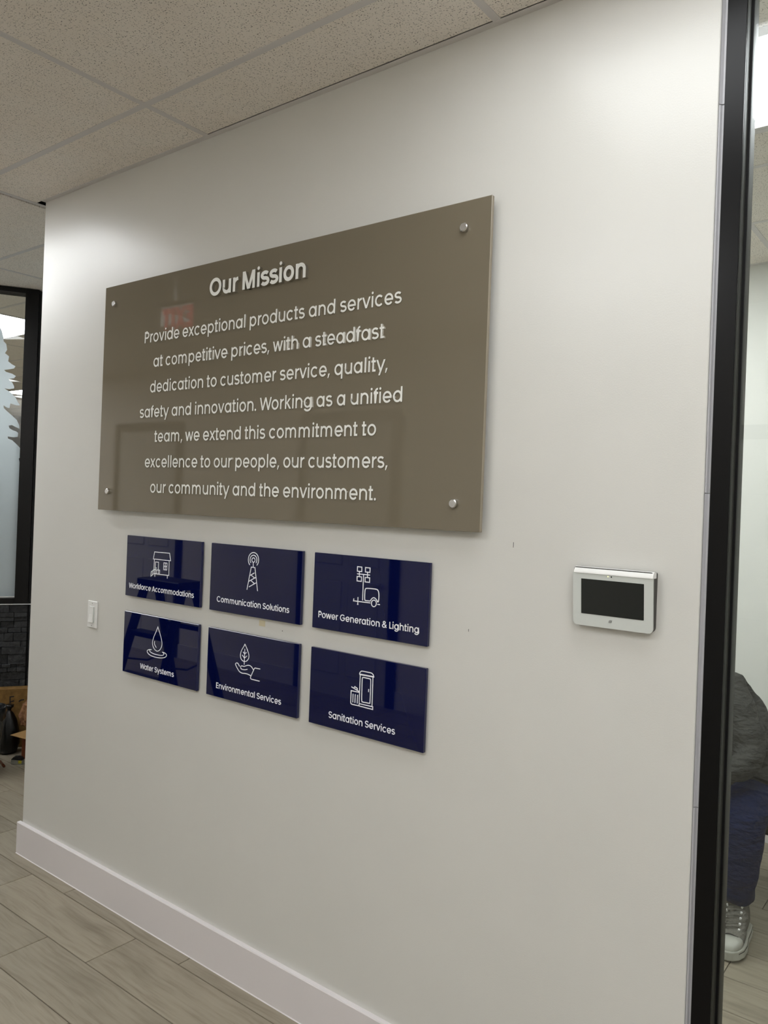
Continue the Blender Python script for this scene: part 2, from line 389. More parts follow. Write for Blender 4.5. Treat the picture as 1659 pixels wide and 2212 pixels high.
ICONS = [[(1,[(1820,1849),(2752,1859),(2825,1580),(1759,1572)]),(0,[(1824,1559),(1818,1174)]),(0,[(2742,1557),(2747,1017),(1842,1010)]),(0,[(1904,1009),(1901,1468),(2094,1470),(2102,1026)]),(0,[(1935,1236),(1998,1239)]),(1,[(2418,1474),(2620,1477),(2617,1215),(2421,1211)]),(0,[(2518,1476),(2519,1213)]),(0,[(2420,1345),(2620,1347)]),(1,[(1827,1168),(2179,1171),(2173,1020),(1826,1012)]),(0,[(1827,1168),(1654,1065),(1648,898),(1826,1012)]),(0,[(1742,1114),(1738,960)]),(0,[(1991,1170),(1987,1016)]),(0,[(1888,996),(1892,896)]),(0,[(2663,1004),(2664,893)])],[(1,[(2300,1949),(2297,1968),(2288,1985),(2275,2000),(2258,2011),(2239,2017),(2219,2018),(2199,2014),(2181,2005),(2165,1992),(2154,1976),(2147,1957),(2145,1938),(2149,1918),(2158,1901),(2171,1886),(2188,1876),(2207,1870),(2227,1869),(2247,1873),(2265,1882),(2281,1895),(2292,1911),(2299,1930)]),(0,[(2349,1849),(2368,1874),(2382,1902),(2390,1932),(2392,1962),(2388,1992),(2377,2021),(2361,2047),(2339,2069),(2313,2087),(2284,2100),(2252,2107),(2220,2109),(2187,2104),(2156,2094),(2127,2078),(2102,2058),(2081,2033),(2066,2006),(2057,1976),(2054,1946),(2057,1915),(2067,1886),(2082,1860),(2103,1837)]),(0,[(2398,1775),(2432,1813),(2457,1856),(2473,1903),(2479,1952),(2475,2001),(2461,2048),(2438,2091),(2406,2129),(2367,2160),(2322,2182),(2273,2195),(2221,2199),(2170,2193),(2121,2177),(2076,2152),(2037,2119),(2005,2079),(1982,2034),(1968,1986),(1965,1936),(1972,1887),(1989,1840),(2016,1798),(2051,1762)]),(0,[(2217,1864),(2223,1695)]),(0,[(1950,900),(2128,1695),(2310,1690),(2482,905)]),(0,[(2294,1508),(2058,1393)]),(0,[(2138,1416),(2309,1336)]),(0,[(2370,1357),(2309,1332),(2017,1192)]),(0,[(2136,1234),(2307,1147)]),(0,[(2419,1189),(2050,1009)])],[(1,[(1803,2083),(1977,2081),(1978,1945),(1803,1946)]),(1,[(2121,2081),(2300,2080),(2297,1946),(2119,1947)]),(1,[(1802,1782),(1977,1782),(1976,1645),(1804,1647)]),(1,[(2120,1781),(2297,1783),(2296,1647),(2121,1646)]),(0,[(1888,1936),(1888,1791)]),(0,[(2206,1937),(2207,1789)]),(0,[(1799,1864),(2301,1867)]),(0,[(2054,1848),(2051,1073)]),(0,[(1703,1098),(1695,1024),(2355,1031)]),(0,[(1867,1154),(1868,919)]),(0,[(2352,1088),(2360,1099),(2370,1114),(2382,1132),(2395,1149),(2408,1163),(2421,1174),(2435,1183),(2448,1191),(2462,1196),(2476,1199),(2491,1200),(2505,1198),(2520,1194),(2534,1188),(2547,1182),(2560,1174),(2571,1164),(2583,1154),(2593,1143),(2603,1133),(2612,1122),(2620,1110),(2627,1099),(2633,1089),(2637,1082)]),(0,[(2637,1082),(2642,1085),(2648,1088),(2656,1093),(2662,1101),(2668,1115),(2671,1136),(2674,1163),(2676,1193),(2677,1223),(2677,1249),(2677,1273),(2676,1296),(2673,1318),(2671,1338),(2667,1357),(2663,1374),(2658,1390),(2652,1405),(2645,1418),(2637,1429),(2629,1439),(2620,1446),(2610,1452),(2596,1457),(2577,1461),(2550,1464),(2518,1466),(2482,1466),(2444,1466),(2405,1465),(2361,1465),(2313,1463),(2265,1461),(2221,1458),(2188,1453),(2167,1448),(2155,1441),(2149,1434),(2145,1424),(2141,1410),(2136,1394),(2133,1376),(2132,1354),(2131,1330),(2130,1303),(2129,1270),(2129,1231),(2129,1190),(2131,1154),(2133,1126),(2136,1108),(2139,1098),(2144,1093),(2149,1089),(2157,1086),(2165,1083),(2174,1082),(2186,1082),(2199,1083),(2217,1084),(2241,1084),(2272,1085),(2304,1086),(2333,1087),(2352,1088)]),(1,[(2589,1041),(2585,1066),(2574,1089),(2558,1108),(2538,1121),(2515,1129),(2491,1130),(2466,1124),(2444,1111),(2425,1094),(2411,1072),(2403,1047),(2401,1021),(2405,996),(2416,973),(2432,954),(2452,940),(2475,933),(2500,932),(2524,938),(2546,951),(2565,969),(2579,991),(2587,1015)]),(0,[(2630,1017),(2725,1019)]),(0,[(1844,932),(1894,935)])],[(1,[(2200,2040),(2186,2013),(2167,1975),(2145,1932),(2121,1887),(2100,1847),(2079,1812),(2058,1778),(2036,1745),(2016,1713),(1998,1680),(1980,1646),(1963,1612),(1948,1578),(1934,1545),(1923,1515),(1915,1488),(1908,1463),(1904,1439),(1902,1416),(1902,1392),(1905,1367),(1909,1342),(1916,1316),(1926,1292),(1938,1268),(1955,1245),(1975,1222),(1998,1200),(2021,1180),(2043,1163),(2064,1150),(2085,1140),(2105,1133),(2125,1127),(2144,1122),(2161,1118),(2178,1115),(2193,1114),(2210,1114),(2228,1117),(2249,1122),(2271,1130),(2294,1139),(2316,1150),(2337,1163),(2356,1176),(2374,1191),(2391,1208),(2407,1225),(2422,1243),(2435,1262),(2448,1281),(2460,1301),(2470,1322),(2478,1344),(2484,1367),(2488,1391),(2490,1416),(2490,1440),(2488,1465),(2484,1488),(2478,1511),(2470,1535),(2460,1559),(2449,1587),(2436,1618),(2421,1651),(2404,1686),(2387,1721),(2370,1755),(2352,1787),(2333,1820),(2314,1852),(2295,1883),(2277,1913),(2259,1942),(2241,1972),(2224,2000),(2210,2023)]),(0,[(2034,1475),(2032,1463),(2028,1446),(2024,1427),(2022,1408),(2022,1391),(2025,1378),(2029,1365),(2035,1354),(2043,1341),(2054,1327),(2071,1310),(2093,1291),(2116,1271),(2136,1254),(2151,1243)]),(0,[(1856,1119),(1841,1118),(1821,1118),(1798,1117),(1773,1115),(1750,1112),(1727,1108),(1702,1101),(1678,1094),(1656,1087),(1638,1079),(1622,1071),(1609,1062),(1598,1053),(1590,1043),(1586,1033),(1585,1021),(1588,1009),(1594,997),(1603,984),(1616,972),(1632,960),(1652,947),(1676,934),(1703,922),(1734,912),(1768,903),(1805,894),(1846,887),(1889,881),(1934,877),(1982,874),(2032,872),(2085,871),(2137,871),(2187,872),(2236,873),(2284,875),(2332,878),(2378,881),(2423,886),(2467,892),(2511,899),(2553,907),(2592,916),(2627,925),(2657,934),(2684,944),(2708,955),(2729,965),(2747,977),(2763,990),(2776,1003),(2786,1017),(2792,1031),(2795,1043),(2793,1054),(2787,1063),(2778,1072),(2766,1080),(2754,1088),(2741,1094),(2727,1100),(2710,1105),(2692,1110),(2670,1113),(2643,1116),(2610,1119),(2576,1120),(2546,1121),(2526,1122)]),(0,[(1779,1104),(1771,1098),(1760,1091),(1748,1082),(1740,1072),(1738,1063),(1744,1054),(1755,1045),(1770,1035),(1789,1026),(1812,1018),(1839,1011),(1871,1004),(1907,997),(1944,992),(1984,987),(2025,984),(2070,981),(2116,979),(2163,978),(2209,978),(2255,978),(2302,980),(2348,983),(2391,986),(2430,989),(2464,993),(2495,997),(2522,1002),(2546,1008),(2567,1014),(2584,1020),(2599,1027),(2611,1034),(2620,1041),(2626,1048),(2631,1055),(2632,1062),(2631,1069),(2628,1076),(2624,1081),(2618,1086),(2608,1091),(2598,1095),(2588,1098),(2582,1101)])],[(1,[(1954,2058),(1946,2045),(1934,2026),(1919,2003),(1904,1980),(1889,1958),(1874,1937),(1857,1916),(1840,1894),(1824,1872),(1810,1850),(1797,1828),(1786,1804),(1775,1781),(1766,1758),(1759,1737),(1754,1716),(1749,1696),(1747,1677),(1746,1658),(1747,1638),(1751,1618),(1756,1596),(1764,1575),(1773,1555),(1784,1538),(1798,1522),(1815,1509),(1833,1497),(1853,1487),(1873,1479),(1894,1473),(1917,1470),(1941,1469),(1964,1470),(1986,1472),(2007,1476),(2027,1482),(2046,1489),(2065,1499),(2083,1511),(2101,1526),(2119,1544),(2136,1563),(2151,1584),(2162,1604),(2169,1625),(2174,1646),(2176,1667),(2176,1689),(2173,1711),(2167,1733),(2159,1756),(2148,1779),(2136,1803),(2122,1828),(2106,1855),(2087,1885),(2067,1915),(2048,1943),(2030,1968),(2012,1991),(1995,2012),(1978,2031),(1964,2047)]),(0,[(1958,1905),(1956,1641),(1953,1357)]),(0,[(1873,1787),(1958,1725),(2046,1793)]),(0,[(1834,1675),(1955,1583),(2081,1678)]),(0,[(1726,1258),(1716,1269),(1703,1284),(1688,1301),(1673,1317),(1660,1330),(1649,1340),(1638,1347),(1628,1353),(1618,1358),(1608,1361),(1598,1362),(1588,1362),(1578,1361),(1568,1358),(1558,1353),(1547,1347),(1535,1340),(1523,1332),(1514,1322),(1510,1312),(1511,1302),(1516,1291),(1524,1280),(1536,1266),(1550,1250),(1568,1229),(1591,1204),(1616,1178),(1641,1153),(1664,1133),(1683,1117),(1699,1103),(1716,1092),(1733,1083),(1753,1074),(1776,1067),(1801,1061),(1828,1057),(1855,1054),(1882,1052),(1910,1052),(1938,1055),(1967,1058),(1996,1061),(2023,1063),(2048,1064),(2073,1065),(2096,1065),(2122,1064),(2150,1062),(2183,1057),(2222,1050),(2261,1043),(2295,1037),(2319,1032)]),(0,[(2120,1223),(2104,1218),(2082,1211),(2056,1204),(2029,1197),(2002,1191),(1974,1187),(1944,1184),(1913,1182),(1885,1181),(1861,1181),(1842,1184),(1827,1188),(1814,1194),(1804,1200),(1795,1207),(1788,1214),(1784,1222),(1781,1231),(1779,1239),(1779,1247),(1780,1255),(1782,1264),(1786,1271),(1792,1278),(1798,1284),(1806,1289),(1816,1292),(1827,1294),(1840,1296),(1854,1298),(1871,1298),(1890,1297),(1911,1296),(1932,1296),(1954,1299),(1975,1305),(1998,1313),(2021,1323),(2044,1332),(2064,1340),(2082,1347),(2098,1353),(2114,1359),(2130,1364),(2147,1368),(2166,1370),(2185,1371),(2206,1372),(2226,1371),(2245,1368),(2262,1365),(2279,1359),(2296,1353),(2313,1345),(2330,1334),(2350,1320),(2372,1302),(2393,1282),(2412,1266),(2425,1254)]),(0,[(2750,1332),(2510,1329),(2470,1313),(2293,985),(2296,943),(2339,921),(2745,921)])],[(0,[(2039,1865),(2040,1870),(2040,1877),(2041,1886),(2043,1895),(2046,1903),(2052,1913),(2059,1923),(2067,1933),(2075,1942),(2084,1950),(2090,1957),(2096,1962),(2103,1967),(2112,1971),(2126,1974),(2147,1976),(2172,1977),(2200,1978),(2229,1978),(2257,1978),(2285,1978),(2315,1978),(2344,1978),(2371,1977),(2397,1977),(2419,1977),(2439,1978),(2458,1978),(2475,1978),(2492,1976),(2507,1972),(2520,1967),(2532,1962),(2543,1955),(2553,1949),(2562,1942),(2569,1935),(2575,1927),(2580,1919),(2585,1910),(2589,1900),(2593,1888),(2596,1877),(2598,1866),(2600,1859)]),(0,[(2035,1871),(2608,1881)]),(0,[(2035,1857),(2608,1867)]),(0,[(2071,1853),(2068,1629),(2067,923)]),(0,[(2564,1860),(2569,990)]),(1,[(2197,1791),(2216,1795),(2240,1796),(2267,1795),(2294,1793),(2319,1792),(2343,1793),(2367,1794),(2391,1794),(2413,1793),(2431,1791),(2446,1790),(2458,1791),(2467,1790),(2474,1780),(2480,1759),(2485,1723),(2487,1677),(2488,1623),(2488,1562),(2489,1498),(2489,1423),(2489,1335),(2489,1246),(2487,1167),(2486,1108),(2485,1076),(2484,1063),(2483,1061),(2477,1063),(2466,1061),(2447,1057),(2422,1055),(2394,1055),(2364,1055),(2337,1054),(2309,1052),(2280,1050),(2252,1048),(2226,1048),(2206,1050),(2191,1051),(2181,1051),(2174,1054),(2169,1066),(2165,1090),(2161,1129),(2159,1182),(2158,1242),(2158,1307),(2157,1373),(2156,1446),(2154,1528),(2153,1611),(2153,1684),(2155,1738),(2159,1770),(2165,1784),(2172,1789),(2182,1789)]),(0,[(2419,1479),(2416,1388)]),(0,[(2078,975),(2599,979),(2599,898),(2064,905)]),(0,[(1736,1432),(1890,1387),(2065,1336)]),(0,[(1839,1416),(1873,1456),(1977,1419),(1975,1368)]),(0,[(2066,1316),(1733,1312),(1734,942),(1752,911),(1788,904),(2037,905),(2067,923)]),(0,[(1817,1228),(1816,968)]),(0,[(1902,1229),(1901,966)]),(0,[(1995,1229),(1993,966)])]]

# ------------------------------------------------------------ lettering
def ribbon(mb, pts, closed, w, yb, yf, mf=0, ms=1):
    """flat bar of width w along a path in (x,z), thickness from yb (back) to yf (front)"""
    n = len(pts); L = []; R_ = []; h = w/2
    for i in range(n):
        def seg(a, b):
            dx, dz = pts[b % n][0]-pts[a % n][0], pts[b % n][1]-pts[a % n][1]; l = math.hypot(dx, dz) or 1; return (-dz/l, dx/l)
        if closed: n0, n1 = seg(i-1, i), seg(i, i+1)
        else: n0, n1 = (seg(i-1, i) if i else seg(i, i+1)), (seg(i, i+1) if i < n-1 else seg(i-1, i))
        mx, mz = n0[0]+n1[0], n0[1]+n1[1]; l2 = mx*mx+mz*mz
        k = 2/l2 if l2 > .25 else 2/.5/max(math.sqrt(l2), .3)
        x, z = pts[i]; L.append((x+mx*k*h, z+mz*k*h)); R_.append((x-mx*k*h, z-mz*k*h))
    o = len(mb.v)
    for q in L: mb.v.append((q[0], yf, q[1]))
    for q in R_: mb.v.append((q[0], yf, q[1]))
    for q in L: mb.v.append((q[0], yb, q[1]))
    for q in R_: mb.v.append((q[0], yb, q[1]))
    for i in range(n if closed else n-1):
        j = (i+1) % n
        mb.f += [(o+i, o+j, o+n+j, o+n+i), (o+i, o+2*n+i, o+2*n+j, o+j), (o+n+i, o+n+j, o+3*n+j, o+3*n+i)]; mb.m += [mf, ms, ms]
    if not closed:
        for i in (0, n-1): mb.f.append((o+i, o+n+i, o+3*n+i, o+2*n+i)); mb.m.append(ms)
def glyph_mesh(mb, ch, sw, em, x0, z0, yb, yf, hs=1.0):
    for k, (kind, p) in enumerate(glyph(ch, sw)[1]):
        q = [(x0+a*em*hs, z0+b*em) for a, b in p]; e = k*3e-5
        if kind == 'P': mb.prism(q, yb, yf-e, 0, 1)
        else: ribbon(mb, q, kind == 'C', sw*em, yb, yf-e)
GC = {}
def letters(parent, txt, sw, em, xl, xr, z, yb, yf, mats, track=False, name='letter'):
    """raised letters, each an object of its own, sharing one mesh per character"""
    lay, lo, hi = text_layout(txt, sw)
    if track: k = ((xr-xl)/em-(hi-lo))/(len(txt)-1); hs = 1
    else: k = 0; hs = (xr-xl)/((hi-lo)*em)
    idx = 0; j = 0
    pos_ = []
    for i, ch in enumerate(txt):
        if ch != ' ': pos_.append(i)
    for (ch, x), i in zip(lay, pos_):
        key = (ch, sw, em, yf)
        if key not in GC:
            mb = MB(); glyph_mesh(mb, ch, sw, em, 0, 0, yb, yf); GC[key] = mb.mesh(name, mats)
        o = obj(name, GC[key], parent, (xl+(x-lo+k*i)*em*hs, 0, z)); o.scale = (hs, 1, 1)
def lettering(parent, txt, sw, em, xl, xr, z, yb, yf, mats, name='lettering'):
    lay, lo, hi = text_layout(txt, sw); hs = (xr-xl)/((hi-lo)*em); mb = MB()
    for ch, x in lay: glyph_mesh(mb, ch, sw, em, xl+(x-lo)*em*hs, z, yb, yf, hs)
    return mb.build(name, mats, parent)

# ------------------------------------------------------------ setting
H = 2.998
GX, GY, TX, TY = -.055, -.285, 1.2195, .61
# floor
RW, PL = .2085, .758
fl = struct(B(-10.7, 7.4, -3.4, 6.2, -.06, -.0035).build('floor', M['grout']))
pm = {}
def plank_piece(x0, x1, y0, y1):
    g = .0016; k = (round(x1-x0, 3), round(y1-y0, 3))
    if k not in pm: pm[k] = B(g, x1-x0-g, g, y1-y0-g, -.012, 0).mesh('plank', M['plank'], bevel=.0012)
    obj('plank', pm[k], fl, (x0, y0, 0))
cnt = 0
far = MB()
for r in range(-19, 30):
    y0 = -.071+r*RW; y1 = y0+RW
    if y1 < -3.3 or y0 > 6: continue
    x = .485 + (r)*PL/3     # joint position of this row
    x -= math.ceil((x+10.5)/PL)*PL
    while x < 7.2:
        a, b = max(x, -10.5), min(x+PL, 7.2)
        if b-a > .02:
            near = (b > -2.2 and y1 > -1.5 and y0 < 2.6 and a < 4.3)
            if near: plank_piece(a, b, y0, y1); cnt += 1
            else: far.box(a+.0016, b-.0016, y0+.0016, y1-.0016, -.012, 0)
        x += PL
ff = far.build('far_planks', M['plank'], fl); ff['kind'] = 'stuff'

# ceiling
cl = struct(B(-10.7, 7.4, -3.4, 6.2, H+.05, H+.10).build('ceiling', M['plenum']))
tm_ = {}
def ceil_tile(x0, x1, y0, y1, z=H, g0=.011, gx0=None):
    gx0 = g0 if gx0 is None else gx0
    k = (round(x1-x0, 3), round(y1-y0, 3), gx0)
    if k not in tm_: tm_[k] = B(gx0, x1-x0-g0, g0, y1-y0-g0, .001, .016).mesh('ceiling_tile', M['tile'])
    obj('ceiling_tile', tm_[k], cl, (x0, y0, z))
LIGHTS = []      # cells that hold a light panel: (x index, y index)
lit = {(-1, -1), (2, -1), (3, -3), (-2, -1), (-3, 0), (-4, 0), (-3, -2), (-4, -2), (-5, -4), (1, -4), (3, -5), (-3, -1), (-3, 2), (-2, 3), (-3, 4), (-6, 6), (-7, 3), (-4, 8)}  # most hall and back room cells are unseen panels added as fill light
tee = MB()
def cell(i, j): return GX+i*TX, GX+(i+1)*TX, GY+j*TY, GY+(j+1)*TY
ft = MB()
for i in range(-9, 7):
    for j in range(-6, 11):
        x0, x1, y0, y1 = cell(i, j)
        x0, x1 = max(x0, -10.5), min(x1, 7.2); y0 = max(y0, -3.3); y1 = min(y1, 6.1)
        if x1-x0 < .03 or y1-y0 < .03: continue
        if j == 0 and i >= 0: y1 = -.008               # the row that dies against the sign wall
        if j > 0 and i >= 0: continue                   # office side has its own grid
        if (i, j) in lit: LIGHTS.append((x0, x1, y0, y1)); continue
        if i < -5 or j < -3 or j > 8: ft.box(x0+.011, x1-.011, y0+.011, y1-.011, H+.001, H+.016); continue
        if i in (1, 2) and j == 0: y1 = -.0150
        ceil_tile(x0, x1, y0, y1, H, .0105, .018 if i == -1 else None) if not (i == -1) else obj('ceiling_tile', B(.011, x1-x0-.032, .011, y1-y0-.011, .001, .016).mesh('ceiling_tile', M['tile']), cl, (x0, y0, H))
o_ = ft.build('far_ceiling_tiles', M['tile'], cl); o_['kind'] = 'stuff'
def tee_bar(x0, x1, y0, y1, z=H):
    B(x0, x1, y0, y1, z-.0004, z+.0012).build('ceiling_tee', M['tee'], cl)
for j in range(-5, 11):
    y = GY+j*TY; tee_bar(-10.5, 7.2 if j <= 0 else -.02, y-.012, y+.012)
fb = MB()
for i in range(-8, 7):
    x = GX+i*TX
    for j in range(-6, 11):
        if x > 0 and j > 0: continue
        y0, y1 = max(GY+j*TY+.012, -3.3), min(GY+(j+1)*TY-.012, 6.1)
        if j == 0 and x > 0: y1 = -.022
        if y1 > y0: (tee_bar(x-.012, x+.012, y0, y1, H-.0002) if i > -5 else fb.box(x-.012, x+.012, y0, y1, H-.0006, H+.001))
o_ = fb.build('far_ceiling_tees', M['tee'], cl); o_['kind'] = 'stuff'
# wall angle along the sign wall
B(0, 5.2, -.022, 0, H-.0008, H+.0008).add([(0, -.0012, H), (5.2, -.0012, H), (5.2, 0, H+.03), (0, 0, H+.03)], [(0, 1, 2, 3)]).build('wall_angle', M['tee'], cl)
# office ceiling
oy = [.12, .42, 1.03, 1.32, 1.93, 2.577]; ox = [.12, 1.36, 2.58, 3.80, 5.2]
for a in range(4):
    for b in range(5):
        x0, x1, y0, y1 = ox[a], ox[a+1], oy[b], oy[b+1]
        if (a, b) in ((2, 1), (1, 3), (0, 1)): LIGHTS.append((x0, x1, y0, y1)); continue  # the two cells left of the visible panel are added to brighten the office
        ceil_tile(x0, x1, y0, y1)
for y in oy[1:5]: tee_bar(.12, 5.2, y-.012, y+.012)
for x in ox[1:4]:
    for b in range(5): tee_bar(x-.012, x+.012, oy[b]+.012, oy[b+1]-.012, H-.0002)
B(.12, 5.2, 2.545, 2.577, H-.0008, H+.0008).build('wall_angle', M['tee'], cl)

# walls
wm = struct(B(0, 2.966, 0, .12, 0, H+.04).build('wall_main', M['wall'], bevel=.002))
struct(B(2.966, 5.2, .02, .12, 2.90, H+.04).build('wall_header', M['wall']))
struct(B(5.2, 7.4, .0, .12, 0, H+.04).build('wall_return', M['wall']))
struct(B(5.2, 5.3, .12, 2.577, 0, H+.04).build('wall_divider', M['wall_o']))
struct(B(0, .12, .12, 2.577, 0, H+.04).build('wall_partition', M['wall_o']))
struct(B(0, 5.3, 2.577, 2.68, 0, H+.04).build('wall_office', M['wall_o']))
struct(B(7.2, 7.4, -3.4, 2.577, 0, H+.04).build('wall_right', M['hall']))
struct(B(-10.7, 7.4, -3.5, -3.3, 0, H+.04).build('wall_hall', M['hall']))
struct(B(-10.7, -10.5, -3.4, 6.2, 0, H+.04).build('wall_left', M['dark']))
struct(B(-10.7, .12, 6.1, 6.2, 0, H+.04).build('wall_back', M['dark']))
struct(B(.0, .12, 2.68, 6.1, 0, H+.04).build('wall_side', M['dark']))
for (x_, z_, w_, h_, m_) in ((1.532, 1.2455, .030, .020, 'residue'), (2.4815, 1.572, .0014, .014, 'ink'), (2.352, 1.327, .0014, .007, 'ink'), (1.63, 1.232, .003, .003, 'ink')):
    B(x_-w_/2, x_+w_/2, -.0003, .0, z_-h_/2, z_+h_/2).build('wall_mark', M[m_], wm)
# baseboard with an eased top edge
bb = MB(); BH = .143
bb.loft([[(x, 0, 0), (x, -.017, 0), (x, -.017, BH-.003), (x, -.015, BH), (x, 0, BH)] for x in (-.017, 2.966)])
struct(bb.build('baseboard_front', M['trim']))
# caulk line under the baseboard
bb = MB(); bb.loft([[(x, -.017, .0), (x, -.0195, .0), (x, -.017, .003)] for x in (-.017, 2.966)]); c_ = bb.build('caulk_bead', M['trim'], bpy.data.objects['baseboard_front'])
struct(B(.12, 5.2, 2.56, 2.577, 0, .12).build('baseboard_back', M['trim']))
# white metal edge trim between wall and frame, in lengths that meet at visible joints
t1 = struct(empty('trim_1', (2.966, 0, 0)))
zs = [0, 1.002, 1.721, 2.611, H]
for a in range(4):
    o_ = .0016*(a % 2)
    mb = MB(); mb.loft([[(x, y, z) for x, y in ((.0, .004), (.003, -.0025-o_), (.0055, -.001), (.0085, .004-o_), (.0145, .004-o_), (.0145, .03), (0, .03))] for z in (zs[a]+.0008, zs[a+1]-.0008)])
    mb.build('edge_trim', M['edge'], t1)

# ------------------------------------------------------------ storefront on the right (window_1)
w1 = struct(empty('window_1', (2.981, 0, 0)))
x0 = 0; FW = .042
# vertical jamb: black face, gasket; return and rear half painted grey as if lit
B(x0, x0+FW, -.006, .031, 0, 2.93).build('mullion', [M['black']], w1, bevel=.0008)
B(x0+FW, x0+FW+.0007, .000, .0305, 0, 2.93).build('mullion_return', M['lit_grey'], w1)
B(x0+FW-.005, x0+FW+.0062, .031, .034, .1, 2.9).build('gasket', M['gasket'], w1)
B(x0+.004, x0+FW+.0052, .0405, .078, 0, 2.93).build('rear_mullion', M['lit_grey'], w1, bevel=.0006)
B(x0+FW-.004, 2.0, .0345, .0400, .09, 2.91).build('glass_pane', M['glass'], w1)
B(x0+FW, 2.2, -.006, .078, 0, .10).build('sill_rail', M['black'], w1, bevel=.001)
B(x0+FW, 2.2, -.006, .078, 2.90, 2.95).build('head_rail', M['black'], w1, bevel=.001)
B(2.0, 2.045, -.006, .078, .10, 2.90).build('mullion', M['black'], w1, bevel=.001)

# ------------------------------------------------------------ ceiling light panels
for x0, x1, y0, y1 in LIGHTS:
    t = empty('ceiling_light', ((x0+x1)/2, (y0+y1)/2, H)); a, b = (x1-x0)/2-.012, (y1-y0)/2-.012
    mb = MB()
    for q in ((-a, a, -b, -b+.02), (-a, a, b-.02, b), (-a, -a+.02, -b+.02, b-.02), (a-.02, a, -b+.02, b-.02)): mb.box(*q, 0.0, .012)
    mb.build('frame', M['tee'], t)
    B(-a+.02, a-.02, -b+.02, b-.02, .004, .008).build('diffuser', M['panel_mid' if (y1 < 0 and y0 > -1 and -1.5 < x0 < 0) else 'panel_dim' if (y1 < 0 and y0 > -1 and x0 > 0) else 'panel_lit'], t)
    B(-a, a, -b, b, .0125, .045).build('housing', M['tee'], t)
    if x0 > 0 and y0 > 0: lb = {(2, 0): 'lit rectangular ceiling panel light in the office behind the glass', (1, 1): 'added ceiling panel light brightening the office above the seated person, hidden by the jamb', (0, 0): 'added unseen ceiling panel light brightening the far left end of the office', (3, 1): 'lit ceiling panel light over the right end of the office'}[(int(x0 > 1)+int(x0 > 2)+int(x0 > 3), int(y0 > 1.1))]
    else:
        k = (round((x0-GX)/TX), round((y0-GY)/TY))
        lb = {(-1, -1): 'lit ceiling panel light over the left end of the sign wall', (2, -1): 'lit ceiling panel light over the security panel end of the sign wall',
              (2, -4): 'lit ceiling panel light behind the camera, near the white hall door', (3, -3): 'added unseen ceiling fill panel in front of the office glass', (-4, -2): 'added unseen ceiling fill panel at the far left of the hall',
              (-2, -1): 'added unseen ceiling fill panel in front of the frosted window, left of the step ladder', (-3, 0): 'added unseen ceiling fill panel close behind the middle of the frosted window', (-4, 0): 'added unseen ceiling fill panel two cells behind the middle of the frosted window', (-3, -2): 'added unseen ceiling fill panel behind the near end of the frosted window', (-5, -4): 'added unseen ceiling fill panel in the far left corner of the hall', (1, -4): 'added unseen ceiling fill panel behind the camera near the white hall door', (1, -5): 'lit ceiling panel light against the hall wall above the white door', (3, -5): 'added unseen ceiling fill panel against the hall wall, right of the white door', (-3, -1): 'added unseen ceiling fill panel beyond the left end of the sign wall, nearest the carton', (-3, 2): 'bright ceiling panel light seen in the clear top of the frosted window', (-2, 3): 'added ceiling fill panel just behind the frosted window, hidden past the wall end', (-3, 4): 'added unseen ceiling fill panel deep behind the frosted window post', (-6, 6): 'small far ceiling panel light seen between the cut branches of the frosted film', (-7, 3): 'added unseen ceiling fill panel far behind the frosted film, near the dark left wall', (-4, 8): 'added unseen ceiling fill panel at the very back behind the frosted window'}[k]
    tag(t, lb, 'ceiling light', 'ceiling light panels')

# ------------------------------------------------------------ mission sign
SX0, SX1, SZ0, SZ1 = .570, 2.397, 1.601, 2.5155
YF = -.034; YB = -.022
sg = tag(empty('wall_sign', (SX0, 0, SZ0)), 'large taupe acrylic sign with raised pale lettering headed Our Mission', 'sign')
mb = MB().box(0, SX1-SX0, YF, YB, 0, SZ1-SZ0); me = mb.mesh('panel', [M['sign'], M['sign_edge']], bevel=.0015)
for p in me.polygons:
    if abs(p.normal.y) < .9: p.material_index = 1
obj('panel', me, sg)
# paint film on the back, a little short of the edge
for x, z in ((.643, 2.440), (2.3135, 2.440), (2.3115, 1.6765), (.644, 1.677)):
    s_ = MB(); rr = .0125 if x > 1 else .0115
    s_.tube([(0, YF-.0005, 0), (0, YF-.0095, 0), (0, YF-.0115, 0)], [rr, rr, rr-.002], 28)
    o = s_.build('standoff', M['chrome'], sg, (x-SX0, 0, z-SZ0), bevel=0)
    s2 = MB().tube([(0, YB, 0), (0, -.0002, 0)], rr*.8, 20).build('spacer', M['chrome'], o)
LM = [M['letter'], M['letter_side']]
def L2(t, xl, xr, z, **k): pass
letters(sg, 'Our Mission', .138, .0893, 1.2465-SX0, 1.7205-SX0, 2.388-SZ0, YF, YF-.0125, LM, track=True)
for t, a, b, z in (('Provide exceptional products and services', .8556, 2.1051, 2.2592), ('at competitive prices, with a steadfast', .9177, 2.0467, 2.1620),
    ('dedication to customer service, quality,', .9024, 2.0625, 2.0640), ('safety and innovation. Working as a unified', .8418, 2.1202, 1.9682),
    ('team, we extend this commitment to', .9373, 2.0271, 1.8724), ('excellence to our people, our customers,', .8864, 2.0757, 1.7750), ('our community and the environment.', .9265, 2.0363, 1.6778)):
    letters(sg, t, .103, .0612, a-SX0, b-SX0, z-SZ0, YF, YF-.0032, LM)

